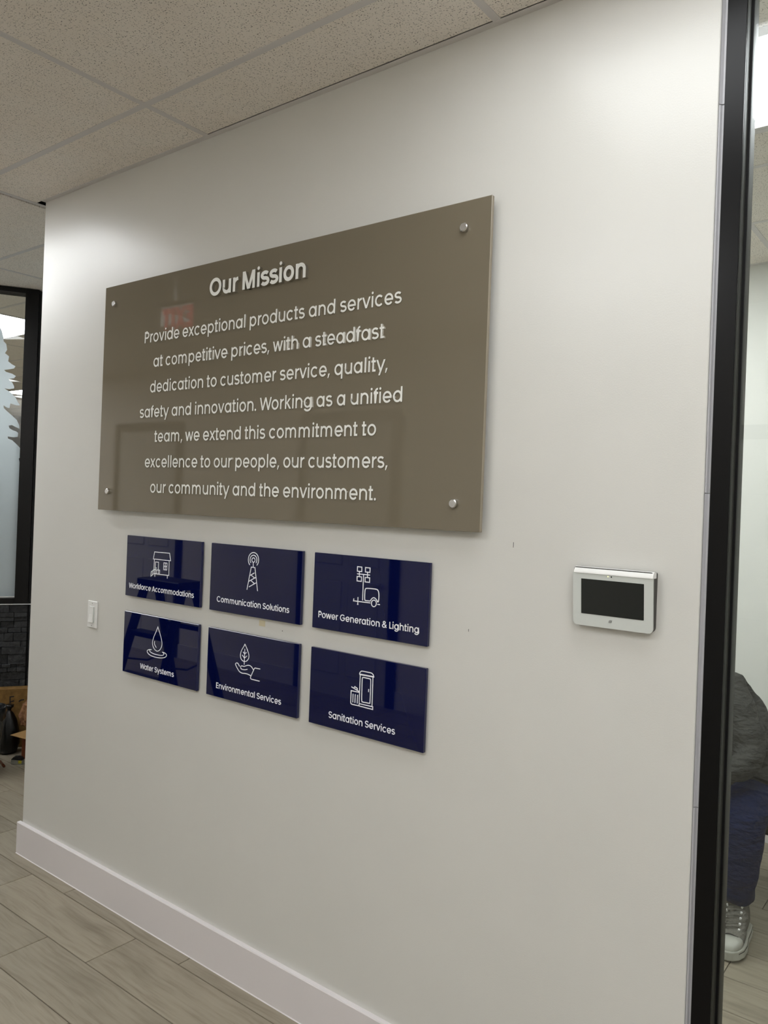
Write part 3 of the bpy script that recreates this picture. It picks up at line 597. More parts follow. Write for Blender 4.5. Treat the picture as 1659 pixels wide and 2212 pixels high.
# ------------------------------------------------------------ six service plaques
TILES = [(.759, 1.219, 1.265, 1.505), (1.273, 1.725, 1.265, 1.505), (1.778, 2.226, 1.265, 1.505), (.759, 1.219, .961, 1.203), (1.273, 1.725, .961, 1.203), (1.778, 2.226, .961, 1.203)]
TT = [('Workforce Accommodations', .7830, 1.1855, 1.2968, 'cabin icon'), ('Communication Solutions', 1.3137, 1.6745, 1.2980, 'radio mast icon'), ('Power Generation & Lighting', 1.8045, 2.1957, 1.3002, 'lighting trailer icon'),
      ('Water Systems', .8758, 1.0865, .9904, 'water drop icon'), ('Environmental Services', 1.327, 1.6524, .9922, 'leaf over a hand icon'), ('Sanitation Services', 1.8633, 2.1242, .9925, 'portable toilet and bin icon')]
TF = -.0165
for (x0, x1, z0, z1), (t, a, b, z, ic), strokes in zip(TILES, TT, ICONS):
    pq = tag(empty('service_plaque', (x0, 0, z0)), 'navy gloss acrylic plaque with white %s and words %s' % (ic, t), 'plaque', 'navy service plaques under the sign')
    me = MB().box(0, x1-x0, TF, -.0045, 0, z1-z0).mesh('panel', [M['navy'], M['navy_edge']], bevel=.0012)
    for p in me.polygons:
        if abs(p.normal.y) < .9: p.material_index = 1
    obj('panel', me, pq)
    B(.01, x1-x0-.01, -.0044, -.0001, .01, z1-z0-.01).build('mounting_pad', M['plastic'], pq)
    lettering(pq, t, .105, .0287, a-x0, b-x0, z-z0, TF, TF-.0008, [M['print'], M['print']])
    mb = MB()
    for k, (cl_, pts) in enumerate(strokes): ribbon(mb, [(q[0]*1e-4, q[1]*1e-4) for q in pts], bool(cl_), .0029, TF, TF-.0006-k*2e-5)
    mb.build('icon', [M['print'], M['print']], pq)

# ------------------------------------------------------------ light switch
sw = tag(empty('light_switch', (.478, 0, 1.1015)), 'white paddle dimmer switch in a white wall plate at the left end of the wall', 'light switch')
me = MB().box(0, .069, -.006, -.0001, 0, .1125).mesh('wall_plate', M['plastic'], bevel=.003, seg=3); obj('wall_plate', me, sw)
B(.0175, .0515, -.0072, -.0061, .022, .091).build('switch_frame', M['plastic_g'], sw, bevel=.0005)
mb = MB(); mb.loft([[(x, -.0073, .024), (x, -.0135, .024), (x, -.0095, .056), (x, -.0073, .056)] for x in (.0195, .0455)]); mb.build('paddle', M['plastic'], sw)
mb = MB(); mb.loft([[(x, -.0073, .0565), (x, -.0095, .0565), (x, -.0078, .089), (x, -.0073, .089)] for x in (.0195, .0455)]); mb.build('paddle', M['plastic'], sw)
B(.0475, .0503, -.0088, -.0073, .030, .084).build('dimmer_slider', M['plastic_g'], sw)
for z in (.010, .1025): MB().tube([(.0345, -.0061, z), (.0345, -.0067, z)], .0022, 10).build('screw', M['logo'], sw)

# ------------------------------------------------------------ security panel (wedge body, thicker at the top)
AX, AZ, AW, AH = 2.6690, 1.3865, .2000, .1460
ap = tag(empty('security_panel', (AX, 0, AZ)), 'white touchscreen security panel with a dark blank screen', 'alarm panel')
def rrect(x0, x1, z0, z1, r, rt=None, n=7):
    rt = r if rt is None else rt; o = []
    for cx, cz, a, q in ((x1-r, z0+r, -90, r), (x1-rt, z1-rt, 0, rt), (x0+rt, z1-rt, 90, rt), (x0+r, z0+r, 180, r)):
        for k in range(n+1): an = math.radians(a+90*k/n); o.append((cx+q*math.cos(an), cz+q*math.sin(an)))
    return o
def yface(z): return -.0225-.013*(z/AH)
def slab(name, pts, off0, off1, m, par, flat=None):
    mb = MB(); mb.loft([[(x, (yface(z)+off0) if flat is None else flat, z) for x, z in pts], [(x, yface(z)+off1, z) for x, z in pts]]); return mb.build(name, m, par)
body = slab('body', rrect(.0012, AW-.0012, .0012, AH-.0012, .012, .006), 0, .004, M['graphite'], ap, flat=-.0001)
slab('bezel', rrect(0, AW, 0, AH-.016, .012, .0005), .004, -.0005, M['plastic_g'], ap)
mb = MB()
prof = []
for k in range(9):
    a = math.radians(90*k/8); z_ = AH-.0155+.0155*math.sin(a); prof.append((yface(AH)-.0010+.014*(1-math.cos(a)), z_))
ring = lambda x: [(x, -.012, AH-.0155)]+[(x, yface(AH-.0155)-.0012, AH-.0155)]+[(x, y, z) for y, z in prof]+[(x, -.012, AH-.001)]
mb.loft([ring(.0035), ring(AW)]) ; mb.build('top_bar', M['silver'], ap)
slab('screen', rrect(.0220, .1785, .0300, .1165, .0008), -.0004, -.0012, M['screen'], ap)
mb = MB(); zc = .1262; mb.tube([(.0990, yface(zc)-.0004, zc), (.0990, yface(zc)-.0013, zc)], .0017, 14); mb.build('camera_lens', M['gasket'], ap)
mb = MB(); mb.tube([(.0905, yface(zc)-.0004, zc+.0002), (.0905, yface(zc)-.0012, zc+.0002)], .0011, 10); mb.build('indicator_light', M['led'], ap)
lg = MB(); lay, lo, hi = text_layout('ADT', .16); em = .0085
x_ = .0915
for ch, x in lay:
    for k, (kind, p) in enumerate(glyph(ch, .15)[1]):
        q = [(x_+(a+.0+b*.25)*em*.62+(x-lo)*em*.52, .0145+b*em) for a, b in p]; yb_ = yface(.0145)-.0004
        if kind == 'P': lg.prism(q, yb_, yb_-.0008-k*3e-5, 0)
        else: ribbon(lg, q, kind == 'C', .0012, yb_, yb_-.0008-k*3e-5, 0, 0)
lg.build('logo', M['logo'], ap)

# ------------------------------------------------------------ storefront at the left, turned to the sign wall (window_2)
O2 = Vector((-1.601, .747, 0)); A2 = math.atan2(.8523, .523)
w2 = struct(empty('window_2', O2, A2))          # local x runs along the glass to the right, local y away from the hall
def inv(u, off, z): return (u, -off, z)
# post: local y = -off
B(0, .082, -.02, .10, .918, H-.002).build('post', M['black'], w2, bevel=.001)
B(.0825, .13, .01, .10, .918, H-.002).build('post_return', M['gasket'], w2)
B(-3.0, 0, -.02, .10, .918, .955).build('sill_rail', M['black'], w2, bevel=.001)
B(-3.0, 0, -.02, .10, H-.033, H-.002).build('head_rail', M['black'], w2, bevel=.001)
B(-3.0, -2.92, -.02, .10, .955, H-.034).build('post', M['black'], w2, bevel=.001)
B(-2.92, 0, .03, .036, .956, H-.034).build('glass_pane', M['glass'], w2)
B(.13, 2.6, .03, .036, .0, H-.002).build('glass_pane', M['glass'], w2)
B(-3.0, .128, -.0235, -.0205, .913, .9175).build('caulk_bead', M['plastic'], w2)
for z in (.004,): B(-2.92, -.0005, .024, .0295, .9555, .961).build('glazing_bead', M['tee'], w2)
# frosted film with a cut tree outline on the room side of the glass
jag = [(-.148, 2.729), (-.137, 2.706), (-.127, 2.668), (-.126, 2.644), (-.109, 2.627), (-.103, 2.589), (-.115, 2.566), (-.09, 2.547), (-.094, 2.514), (-.072, 2.497), (-.049, 2.485), (-.058, 2.470), (-.082, 2.463), (-.117, 2.454), (-.103, 2.443), (-.067, 2.434), (-.045, 2.421), (-.055, 2.405), (-.088, 2.399), (-.082, 2.386), (-.065, 2.377), (-.053, 2.352), (-.053, 2.338), (-.08, 2.331), (-.11, 2.333), (-.074, 2.312), (-.04, 2.276), (-.028, 2.25), (-.013, 2.229), (-.035, 2.228), (-.071, 2.237), (-.076, 2.206), (-.09, 2.207), (-.112, 2.221), (-.110, 2.205), (-.092, 2.187), (-.055, 2.155), (-.029, 2.131), (-.015, 2.10), (-.011, 2.074), (-.033, 2.083), (-.058, 2.095), (-.077, 2.09), (-.072, 2.074), (-.052, 2.062), (-.03, 2.055), (-.018, 2.046), (-.02, 2.019), (-.045, 2.015), (-.08, 2.018), (-.078, 2.005), (-.052, 1.995), (-.02, 1.965), (-.003, 1.946), (-.001, 1.883), (-.009, 1.876), (-.002, 1.845)]
left = [(-.16, 2.745), (-.17, 2.71), (-.185, 2.74), (-.20, 2.80), (-.215, 2.78), (-.24, 2.70), (-.27, 2.72), (-.30, 2.66), (-.36, 2.69), (-.40, 2.60), (-.47, 2.62), (-.52, 2.52), (-.60, 2.55), (-.66, 2.45), (-.75, 2.48), (-.80, 2.38), (-.92, 2.42), (-1.0, 2.3), (-1.2, 2.36), (-1.3, 2.25), (-2.9, 2.2)]
poly = [(-2.9, .962), (-.002, .962)]+jag[::-1]+left
from mathutils.geometry import tessellate_polygon
tri = tessellate_polygon([[Vector((x, z, 0)) for x, z in poly]])
fm = bpy.data.meshes.new('frosted_film'); fm.from_pydata([(x, .0285, z) for x, z in poly], [], [tuple(t) for t in tri]); fm.materials.append(M['frost']); ffo = obj('frosted_film', fm, w2)
sm = ffo.modifiers.new('thick', 'SOLIDIFY'); sm.thickness = .0006
# ledger stone knee wall below the storefront
kw = struct(empty('wall_knee', O2, A2))
B(-3.0, .085, .005, .10, 0, .91).build('backing', M['gasket'], kw)
B(.085, .16, .02, .10, 0, .91).build('backing', M['gasket'], kw)
random.seed(21)
rows = [.912]; 
for h in (.052, .030, .028, .043, .033, .056, .035, .052, .062, .024, .030, .050, .05, .04, .035, .05, .03, .045, .05, .04, .04, .06):
    if rows[-1]-h < .02: break
    rows.append(rows[-1]-h)
ns = 0
for z1, z0 in zip(rows[:-1], rows[1:]):
    x = .082-random.uniform(0, .02)*0
    while x > -1.25:
        w = random.choice((.035, .055, .08, .11, .15)) if x > -.6 else random.uniform(.12, .3)
        a = max(x-w, -1.3); d_ = random.uniform(.004, .022)
        b0 = .0007
        mb = MB(); nx = 4
        vs = []; 
        me = MB().box(a+b0, x-b0, -d_, .006, z0+b0, z1-b0).mesh('ledger_stone', M['stone'], bevel=.0022)
        for v in me.vertices:
            if v.co.y < 0: v.co.y += random.uniform(-.003, .003)
        obj('ledger_stone', me, kw); ns += 1
        x = a-.0001
    # return stones on the corner
    me = MB().box(.088+b0, .15, .001+random.uniform(0, .01), .022, z0+b0, z1-b0).mesh('ledger_stone', M['stone'], bevel=.002); obj('ledger_stone', me, kw)
mb = MB()
for z1, z0 in zip(rows[:-1], rows[1:]): 
    x = -1.301
    while x > -2.95: w = random.uniform(.1, .3); mb.box(max(x-w, -3)+.001, x-.001, -random.uniform(.004, .02), .006, z0+.0007, z1-.0007); x -= w
s_ = mb.build('far_ledger_stones', M['stone'], kw); s_['kind'] = 'stuff'

# ------------------------------------------------------------ things on the floor below the storefront (u, off) -> world
def P2(u, off, z=0): return (O2.x+.523*u+.8523*off, O2.y+.8523*u-.523*off, z)
# cardboard carton with printed letters
cb = tag(empty('cardboard_carton', P2(-.25, .12), A2), 'brown cardboard carton with big black printed letters leaning at the slate wall', 'box')
mt = Matrix.Rotation(math.radians(-1.2), 4, 'Y')
B(-.45, .62, 0, .085, 0.0, .378).build('carton_body', M['card'], cb, bevel=.002).rotation_euler = (0, 0, 0)
for (pts) in ([(.286, .328), (.286, .222)], ):
    pass
ml = MB()
for pts in ([(.278, .331), (.254, .329), (.256, .262)], [(.256, .296), (.279, .303)], [(.256, .262), (.278, .266)], [(.306, .296), (.318, .305), (.338, .307)]): ribbon(ml, pts, False, .007, -.0006, -.0014, 0, 0)
ml.build('printed_letters', M['ink'], cb)
B(-.45, .62, -.0008, .0006, .3782, .3802).build('carton_seam', M['card_in'], cb)
# crumpled paper bag
def blob(name, loc, rx, ry, rz, amp, fs, m, label, cat, seed=0, flat=.0, sub=4, neck=None):
    bm = bmesh.new(); bmesh.ops.create_icosphere(bm, subdivisions=sub, radius=1)
    for v in bm.verts:
        n = noise.noise(v.co*fs+Vector((seed, seed*2, 0))); r2 = noise.noise(v.co*fs*2.7+Vector((seed, 0, 5)))
        k = 1+amp*n+amp*.5*abs(r2)
        c = v.co*k; z = c.z
        if neck and z > neck: s_k = max(.3, 1-(z-neck)*1.3); c.x *= s_k; c.y *= s_k
        v.co = Vector((c.x*rx, c.y*ry, max(c.z, -.93)*rz))
    zm = min(v.co.z for v in bm.verts)
    for v in bm.verts: v.co.z -= zm
    me = bpy.data.meshes.new(name); bm.to_mesh(me); bm.free(); me.materials.append(m)
    for p in me.polygons: p.use_smooth = (sub > 3)
    return tag(obj(name, me, None, loc), label, cat)
gb = MB(); rings = []
for z, r in ((0, .040), (.012, .056), (.06, .064), (.12, .066), (.17, .058), (.215, .044), (.25, .026), (.268, .012), (.278, .012), (.292, .022), (.305, .026)):
    rings.append([(r*(1+.16*noise.noise(Vector((math.cos(a)*1.6, math.sin(a)*1.6, z*14)))+.10*math.sin(7*a+z*9)*(z > .15))*math.cos(a), r*(1+.16*noise.noise(Vector((math.cos(a)*1.6+4, math.sin(a)*1.6, z*14))))*math.sin(a), z) for a in [2*math.pi*k/26 for k in range(26)]])
gb.loft(rings)
tag(gb.build('garbage_bag', M['bag'], None, P2(.010, .225), smooth=True), 'black plastic garbage bag tied at the top, between the bin and the open carton', 'bag')
# open carton with a flap, paper bag on it
oc = tag(empty('open_carton', P2(.235, .285), A2), 'small open carton with one flap out and reddish brown side', 'box')
B(-.135, .16, -.09, .065, 0, .128).build('carton_body', M['card_red'], oc, bevel=.001)
fp = [(-.203, -.078, .149), (-.115, -.115, .1285), (.10, -.15, .1285), (.10, -.02, .160), (-.115, -.03, .160)]
mb = MB(); mb.loft([fp, [(x, y, z+.003) for x, y, z in fp]])
mb.build('flap', M['card_in'], oc)
blob('paper_bag', (P2(.128, .265)[0], P2(.128, .265)[1], .164), .060, .05, .088, .34, 2.6, M['paper'], 'crumpled brown paper bag lying on the open carton', 'bag', 5, sub=3)
# bin
bn = tag(empty('trash_bin', P2(-.106, .60), A2), 'grey plastic trash bin with a black liner over its rim', 'trash bin')
def rr(r, z, q=.8): return [(r*math.copysign(abs(math.cos(a))**q, math.cos(a)), r*.8*math.copysign(abs(math.sin(a))**q, math.sin(a)), z) for a in [2*math.pi*k/28 for k in range(28)]]
mb = MB(); mb.loft([rr(.092, 0), rr(.098, .02), rr(.118, .345)]); mb.build('body', M['bin'], bn, smooth=False)
mb = MB(); mb.loft([rr(.121, .318), rr(.128, .325), rr(.131, .375), rr(.127, .392), rr(.117, .395), rr(.108, .385), rr(.098, .352), rr(.06, .33)]); mb.build('liner', M['bin_rim'], bn, smooth=True)
# tape measure
tp = tag(empty('tape_measure', (-1.163, .578, 0), A2-.35), 'silver and black tape measure with a yellow label on the floor', 'tape measure')
mb = MB(); mb.loft([[(x, y, z) for x, z in ((-.034, 0), (.034, 0), (.034, .022), (.026, .036), (.006, .044), (-.02, .042), (-.034, .026))] for y in (-.017, .017)]); mb.build('casing', M['tape_s'], tp, bevel=.003)
mb = MB(); mb.loft([[(x, y, z) for x, z in ((-.032, .030), (.033, .026), (.026, .038), (.006, .046), (-.02, .044))] for y in (-.0185, .0185)]); mb.build('rubber_grip', M['tape_b'], tp)
B(.012, .032, -.0185, -.0172, .008, .026).build('yellow_label', M['tape_y'], tp)
B(.0345, .046, -.006, .006, .0005, .003).build('tape_hook', M['tape_s'], tp)
pn = tag(empty('marker_pen', (-1.205, .505, .0075), -.25), 'short brown marker pen lying on the floor near the tape measure', 'pen')
MB().tube([(-.055, 0, 0), (.02, 0, 0)], .0072, 12).build('barrel', M['pen'], pn); MB().tube([(.0203, 0, 0), (.05, 0, 0), (.054, 0, 0)], [.0074, .0074, .005], 12).build('cap', M['card_red'], pn)

# ------------------------------------------------------------ skin-modifier figures
def skinned(name, verts, edges, radii, mats, parent=None, root=0, sub=2, paint=None):
    me = bpy.data.meshes.new(name); bm = bmesh.new(); lay = bm.verts.layers.skin.verify(); vs = [bm.verts.new(v) for v in verts]
    for i, v in enumerate(vs):
        r = radii[i]; v[lay].radius = (r, r) if not isinstance(r, tuple) else r; v[lay].use_root = (i == root)
    for a, b in edges: bm.edges.new((vs[a], vs[b]))
    bm.to_mesh(me); bm.free()
    for m in mats: me.materials.append(m)
    o = obj(name, me, parent); s = o.modifiers.new('skin', 'SKIN'); s.use_smooth_shade = True
    u = o.modifiers.new('sub', 'SUBSURF'); u.levels = sub; u.render_levels = sub
    return o
def chain(paths):
    """paths: list of lists of (name or None, (x,y,z), r); a first entry with r None re-uses the named joint"""
    V = []; E_ = []; Rr = []; idx = {}
    for p in paths:
        prev = None
        for n, c, r in p:
            if r is None: prev = idx[n]; continue
            V.append(c); Rr.append(r); i = len(V)-1
            if n: idx[n] = i
            if prev is not None: E_.append((prev, i))
            prev = i
    return V, E_, Rr
ps = tag(empty('person', (2.60, 1.75, 0)), 'seated person bending forward in grey shirt, blue jeans and grey canvas sneakers behind the glass', 'person')
PX = Vector((2.60, 1.75, 0))
def q(x, y, z): return tuple(Vector((x, y, z))-PX)
HL, HR = q(2.745, 1.90, .50), q(2.525, 1.93, .50)
KL, KR = q(2.725, 1.50, .50), q(2.42, 1.50, .53)
AL, AR = q(2.730, 1.49, .10), q(2.42, 1.47, .10)
SL, SR = q(2.680, 1.66, .85), q(2.345, 1.62, .93)
EL, ER = q(2.745, 1.56, .66), q(2.30, 1.45, .68)
WL, WR = q(2.60, 1.42, .645), q(2.42, 1.38, .645)
NK = q(2.475, 1.56, 1.035); HD = q(2.45, 1.45, 1.13)
body = chain([[('pel', q(2.635, 1.93, .52), .135), (None, q(2.615, 1.88, .66), .12), (None, q(2.57, 1.77, .80), .13), ('ch', q(2.515, 1.67, .92), .12), ('nk', q(2.49, 1.60, 1.01), .055), (None, q(2.475, 1.555, 1.06), .052)],
    [('ch', 0, None), (None, q(2.60, 1.665, .925), .075), (None, SL, .062), (None, tuple((Vector(SL)+Vector(EL))/2), .05), (None, EL, .042), (None, tuple((Vector(EL)+Vector(WL))/2), .038), (None, WL, .026)],
    [('ch', 0, None), (None, q(2.42, 1.64, .94), .075), (None, SR, .062), (None, tuple((Vector(SR)+Vector(ER))/2), .05), (None, ER, .042), (None, tuple((Vector(ER)+Vector(WR))/2), .038), (None, WR, .026)],
    [('pel', 0, None), (None, HL, .095), (None, tuple((Vector(HL)+Vector(KL))/2), .075), (None, KL, .058), (None, tuple((Vector(KL)*.6+Vector(AL)*.4)), .055), (None, AL, .035)],
    [('pel', 0, None), (None, HR, .095), (None, tuple((Vector(HR)+Vector(KR))/2), .075), (None, KR, .058), (None, tuple((Vector(KR)*.6+Vector(AR)*.4)), .055), (None, AR, .035)]])
skinned('body', *body, [M['skin']], ps)
# shirt: torso, sleeves to below the elbow, loose hem
shirt = chain([[('pel', q(2.655, 1.925, .50), .185), (None, q(2.65, 1.87, .62), .170), (None, q(2.63, 1.77, .76), .175), ('ch', q(2.545, 1.69, .89), .150), (None, q(2.505, 1.62, .975), .095)],
    [('pel', 0, None), (None, q(2.69, 1.76, .50), .165), (None, q(2.70, 1.64, .50), .135)],
    [('ch', 0, None), (None, q(2.615, 1.67, .90), .108), (None, tuple(Vector(SL)+Vector((.0, 0, -.01))), .092), (None, tuple((Vector(SL)*.45+Vector(EL)*.55)), .076), (None, tuple(Vector(EL)), .068), (None, tuple((Vector(EL)*.5+Vector(WL)*.5)), .058), (None, tuple((Vector(EL)*.1+Vector(WL)*.9)), .046)],
    [('ch', 0, None), (None, q(2.42, 1.64, .92), .112), (None, SR, .092), (None, tuple((Vector(SR)*.45+Vector(ER)*.55)), .066), (None, ER, .062), (None, tuple((Vector(ER)*.5+Vector(WR)*.5)), .056), (None, tuple((Vector(ER)*.1+Vector(WR)*.9)), .046)]])
so = skinned('shirt', *shirt, [M['shirt']], ps, sub=3)
tx = bpy.data.textures.new('folds', 'CLOUDS'); tx.noise_scale = .085; tx.noise_depth = 2
dm = so.modifiers.new('folds', 'DISPLACE'); dm.texture = tx; dm.strength = .028; dm.mid_level = .5; dm.texture_coords = 'LOCAL'
# armhole seam as a thin raised line
jeans = chain([[('pel', q(2.640, 1.94, .49), .150), (None, q(2.64, 1.95, .54), .13)],
    [('pel', 0, None), (None, tuple(Vector(HL)+Vector((.01, -.02, -.02))), .122), (None, tuple((Vector(HL)+Vector(KL))/2+Vector((0, 0, -.01))), .100), (None, KL, .105), (None, tuple((Vector(KL)*.62+Vector(AL)*.38)), .096), (None, tuple((Vector(KL)*.25+Vector(AL)*.75)), .070), (None, tuple(Vector(AL)+Vector((0, 0, .03))), .064)],
    [('pel', 0, None), (None, tuple(Vector(HR)+Vector((-.01, -.02, -.02))), .122), (None, tuple((Vector(HR)+Vector(KR))/2+Vector((0, 0, -.01))), .100), (None, KR, .088), (None, tuple((Vector(KR)*.62+Vector(AR)*.38)), .082), (None, tuple((Vector(KR)*.25+Vector(AR)*.75)), .066), (None, tuple(Vector(AR)+Vector((0, 0, .045))), .058)]])
jo = skinned('jeans', *jeans, [M['jeans']], ps, sub=3)
tx2 = bpy.data.textures.new('denim folds', 'CLOUDS'); tx2.noise_scale = .07
dm = jo.modifiers.new('folds', 'DISPLACE'); dm.texture = tx2; dm.strength = .02; dm.mid_level = .5; dm.texture_coords = 'LOCAL'
# head: profile-lofted with face features
def head(parent, c, rz, rx):
    R3 = Matrix.Translation(Vector(c)) @ Matrix.Rotation(rz, 4, 'Z') @ Matrix.Rotation(rx, 4, 'X')
    bm = bmesh.new(); bmesh.ops.create_uvsphere(bm, u_segments=40, v_segments=28, radius=1)
    for v in bm.verts:                                  # face looks to local -y
        x, y, z = v.co; X, Y, Z = x*.076, y*.098, z*.118
        if z < 0: k = 1-.30*min(1, -z)**1.4; X *= k; Y *= 1-.10*(-z) if y < 0 else 1-.45*(-z)
        if y < -.3: Y = Y*.94
        g = lambda cx, cz, s, a: a*math.exp(-(((X-cx)/s)**2+((Z-cz)/s)**2)) if y < 0 else 0
        Y -= g(0, -.016, .011, .022)+g(0, .002, .010, .010)+g(0, -.052, .018, .005)+g(0, -.086, .02, .008)
        Y += g(.031, .008, .016, .009)+g(-.031, .008, .016, .009)
        Y -= g(.03, .030, .018, .004)+g(-.03, .030, .018, .004)
        v.co = (X, Y, Z)
    bm.transform(R3); me = bpy.data.meshes.new('head'); bm.to_mesh(me); bm.free(); me.materials.append(M['skin'])
    for p in me.polygons: p.use_smooth = True
    hd = obj('head', me, parent)
    for s in (-1, 1):
        bm = bmesh.new(); bmesh.ops.create_uvsphere(bm, u_segments=14, v_segments=10, radius=.0115, matrix=R3 @ Matrix.Translation((s*.030, -.0760, .006)))
        me = bpy.data.meshes.new('eye'); bm.to_mesh(me); bm.free(); me.materials.append(M['eye']); obj('eye', me, hd)
        bm = bmesh.new(); bmesh.ops.create_uvsphere(bm, u_segments=12, v_segments=8, radius=.0055, matrix=R3 @ Matrix.Translation((s*.030, -.0830, .005)))
        me = bpy.data.meshes.new('iris'); bm.to_mesh(me); bm.free(); me.materials.append(M['iris']); obj('iris', me, hd)
        bm = bmesh.new(); bmesh.ops.create_uvsphere(bm, u_segments=14, v_segments=10, radius=1, matrix=R3 @ Matrix.Translation((s*.077, .012, -.004)) @ Matrix.Diagonal((.010, .019, .030, 1)))
        me = bpy.data.meshes.new('ear'); bm.to_mesh(me); bm.free(); me.materials.append(M['skin']); obj('ear', me, hd)
    mb = MB(); mb.tube([R3 @ Vector((x, -.0905+abs(x)*.35, -.050-abs(x)*.05)) for x in (-.022, -.012, 0, .012, .022)], [.002, .0042, .0048, .0042, .002], 8); mb.build('mouth', M['lip'], hd, smooth=True)
    bm = bmesh.new(); bmesh.ops.create_uvsphere(bm, u_segments=32, v_segments=24, radius=1)
    for v in bm.verts:
        x, y, z = v.co; k = 1.07+.03*noise.noise(v.co*4)
        v.co = (x*.080*k, y*.101*k+.004, z*.120*k+.004)
    bmesh.ops.delete(bm, geom=[v for v in bm.verts if v.co.z < -.045 or (v.co.y < -.030 and v.co.z < .060)], context='VERTS')
    bm.transform(R3); me = bpy.data.meshes.new('hair'); bm.to_mesh(me); bm.free(); me.materials.append(M['hair'])
    for p in me.polygons: p.use_smooth = True
    o = obj('hair', me, parent); m_ = o.modifiers.new('t', 'SOLIDIFY'); m_.thickness = .006; m_.offset = -1
head(ps, HD, math.radians(-20), math.radians(28))
# hands clasped loosely in front of the knees
def hand(parent, w, dirv, side):
    w = Vector(w); d = Vector(dirv).normalized(); up = Vector((0, 0, 1)); sd = d.cross(up).normalized()*side; nz = sd.cross(d)*side
    base = w+d*.045; paths = [[('w', tuple(w), .024), ('pm', tuple(w+d*.05), (.034, .018))]]
    for k, (o_, ln) in enumerate(((-.028, .062), (-.010, .072), (.009, .068), (.026, .054))):
        k0 = w+d*.088+sd*o_
        paths.append([('pm', 0, None), (None, tuple(k0), .0098), (None, tuple(k0+d*ln*.45-nz*ln*.12), .0088), (None, tuple(k0+d*ln*.72-nz*ln*.42), .0080), (None, tuple(k0+d*ln*.85-nz*ln*.72), .0070)])
    t0 = w+d*.035-sd*.030
    paths.append([('w', 0, None), (None, tuple(t0), .0125), (None, tuple(t0+d*.028-sd*.020-nz*.01), .0100), (None, tuple(t0+d*.055-sd*.022-nz*.02), .0085)])
    skinned('hand', *chain(paths), [M['skin']], parent)
hand(ps, WL, (-.75, -.55, -.35), 1); hand(ps, WR, (.55, -.65, -.4), -1)
# canvas high-top sneakers
def sneaker(parent, loc, rz, tilt=0):
    t = bpy.data.objects.new('sneaker', None)
    T = Matrix.Translation(Vector(loc)) @ Matrix.Rotation(rz, 4, 'Z') @ Matrix.Rotation(tilt, 4, 'Y')
    def outline(y, w, z0, z1, n=16, pw=.75):
        o = []
        for k in range(n):
            a = 2*math.pi*k/n; o.append(T @ Vector((w*math.copysign(abs(math.cos(a))**pw, math.cos(a)), y, (z0+z1)/2+(z1-z0)/2*math.copysign(abs(math.sin(a))**pw, math.sin(a)))))
        return o
    mb = MB()   # upper, toe toward local -y
    mb.loft([outline(y, w, .024, z1) for y, w, z1 in ((-.178, .018, .040), (-.165, .034, .052), (-.14, .043, .062), (-.10, .047, .074), (-.06, .046, .092), (-.03, .043, .120), (0, .042, .150), (.04, .041, .160), (.07, .036, .158), (.088, .026, .145), (.094, .014, .11))])
    up = mb.build('sneaker', M['canvas'], parent, smooth=True)
    # rubber sole as a stadium-like slab with stripe
    def foot(s, z): 
        pts = [(-.192, .000), (-.188, .020), (-.172, .038), (-.14, .050), (-.09, .052), (-.03, .044), (.04, .042), (.08, .038), (.098, .022), (.102, 0)]
        full = [(x*s, y) for y, x in pts]+[(-x*s, y) for y, x in pts[::-1][1:-1]]
        return [T @ Vector((x, y*(1 if s == 1 else .99), z)) for x, y in full]
    mb = MB(); mb.loft([foot(.97, 0), foot(1.0, .004), foot(1.0, .030), foot(.96, .033)]); mb.build('sole', M['rubber'], up)
    mb = MB(); mb.loft([foot(1.02, .0215), foot(1.02, .0245)]); mb.build('sole_stripe', M['ink'], up)
    mb = MB(); mb.loft([outline(y, w, .024, z1) for y, w, z1 in ((-.183, .016, .040), (-.172, .032, .054), (-.150, .043, .062), (-.126, .0475, .070))]); mb.build('toe_cap', M['rubber'], up, smooth=True)
    mb = MB(); mb.tube([T @ Vector((x, y, z)) for x, y, z in ((-.046, -.126, .040), (-.030, -.127, .066), (0, -.128, .074), (.030, -.127, .066), (.046, -.126, .040))], .0016, 6); mb.build('toe_stripe', M['ink'], up)
    for k in range(5):
        y = -.092+k*.020; z = .078+k*.0135
        for s in (-1, 1):
            mb = MB(); mb.tube([T @ Vector((s*.026, y, z-.004)), T @ Vector((s*.0285, y-.002, z+.003))], .0042, 10); mb.build('eyelet', M['plastic'], up)
        mb = MB(); mb.tube([T @ Vector((-.026, y, z)), T @ Vector((-.012, y-.004, z+.007)), T @ Vector((.012, y+.004, z+.009)), T @ Vector((.026, y+.010, z+.006))], .0028, 6); mb.build('lace', M['canvas'], up)
sneaker(ps, q(2.745, 1.470, .006), math.radians(2), math.radians(-7)); sneaker(ps, q(2.42, 1.42, .0), math.radians(8))
# chair
ch = tag(empty('office_chair', (2.64, 1.98, 0)), 'black chair under the seated person behind the glass', 'chair')
mb = MB(); mb.box(-.23, .26, -.22, .20, .33, .372); mb.build('seat', M['chair'], ch, bevel=.018, seg=3)
mb = MB(); mb.box(-.21, .21, .29, .33, .44, .68); mb.build('backrest', M['chair'], ch, bevel=.018, seg=3)
for s in (-.16, .16): MB().tube([(s, .19, .35), (s, .30, .38), (s, .335, .62)], .011, 10).build('back_support', M['graphite'], ch)
for sx in (-1, 1):
    for sy in (-1, 1): MB().tube([(sx*.19, sy*.17, .34), (sx*.215, sy*.195, 0)], .012, 10).build('leg', M['graphite'], ch)

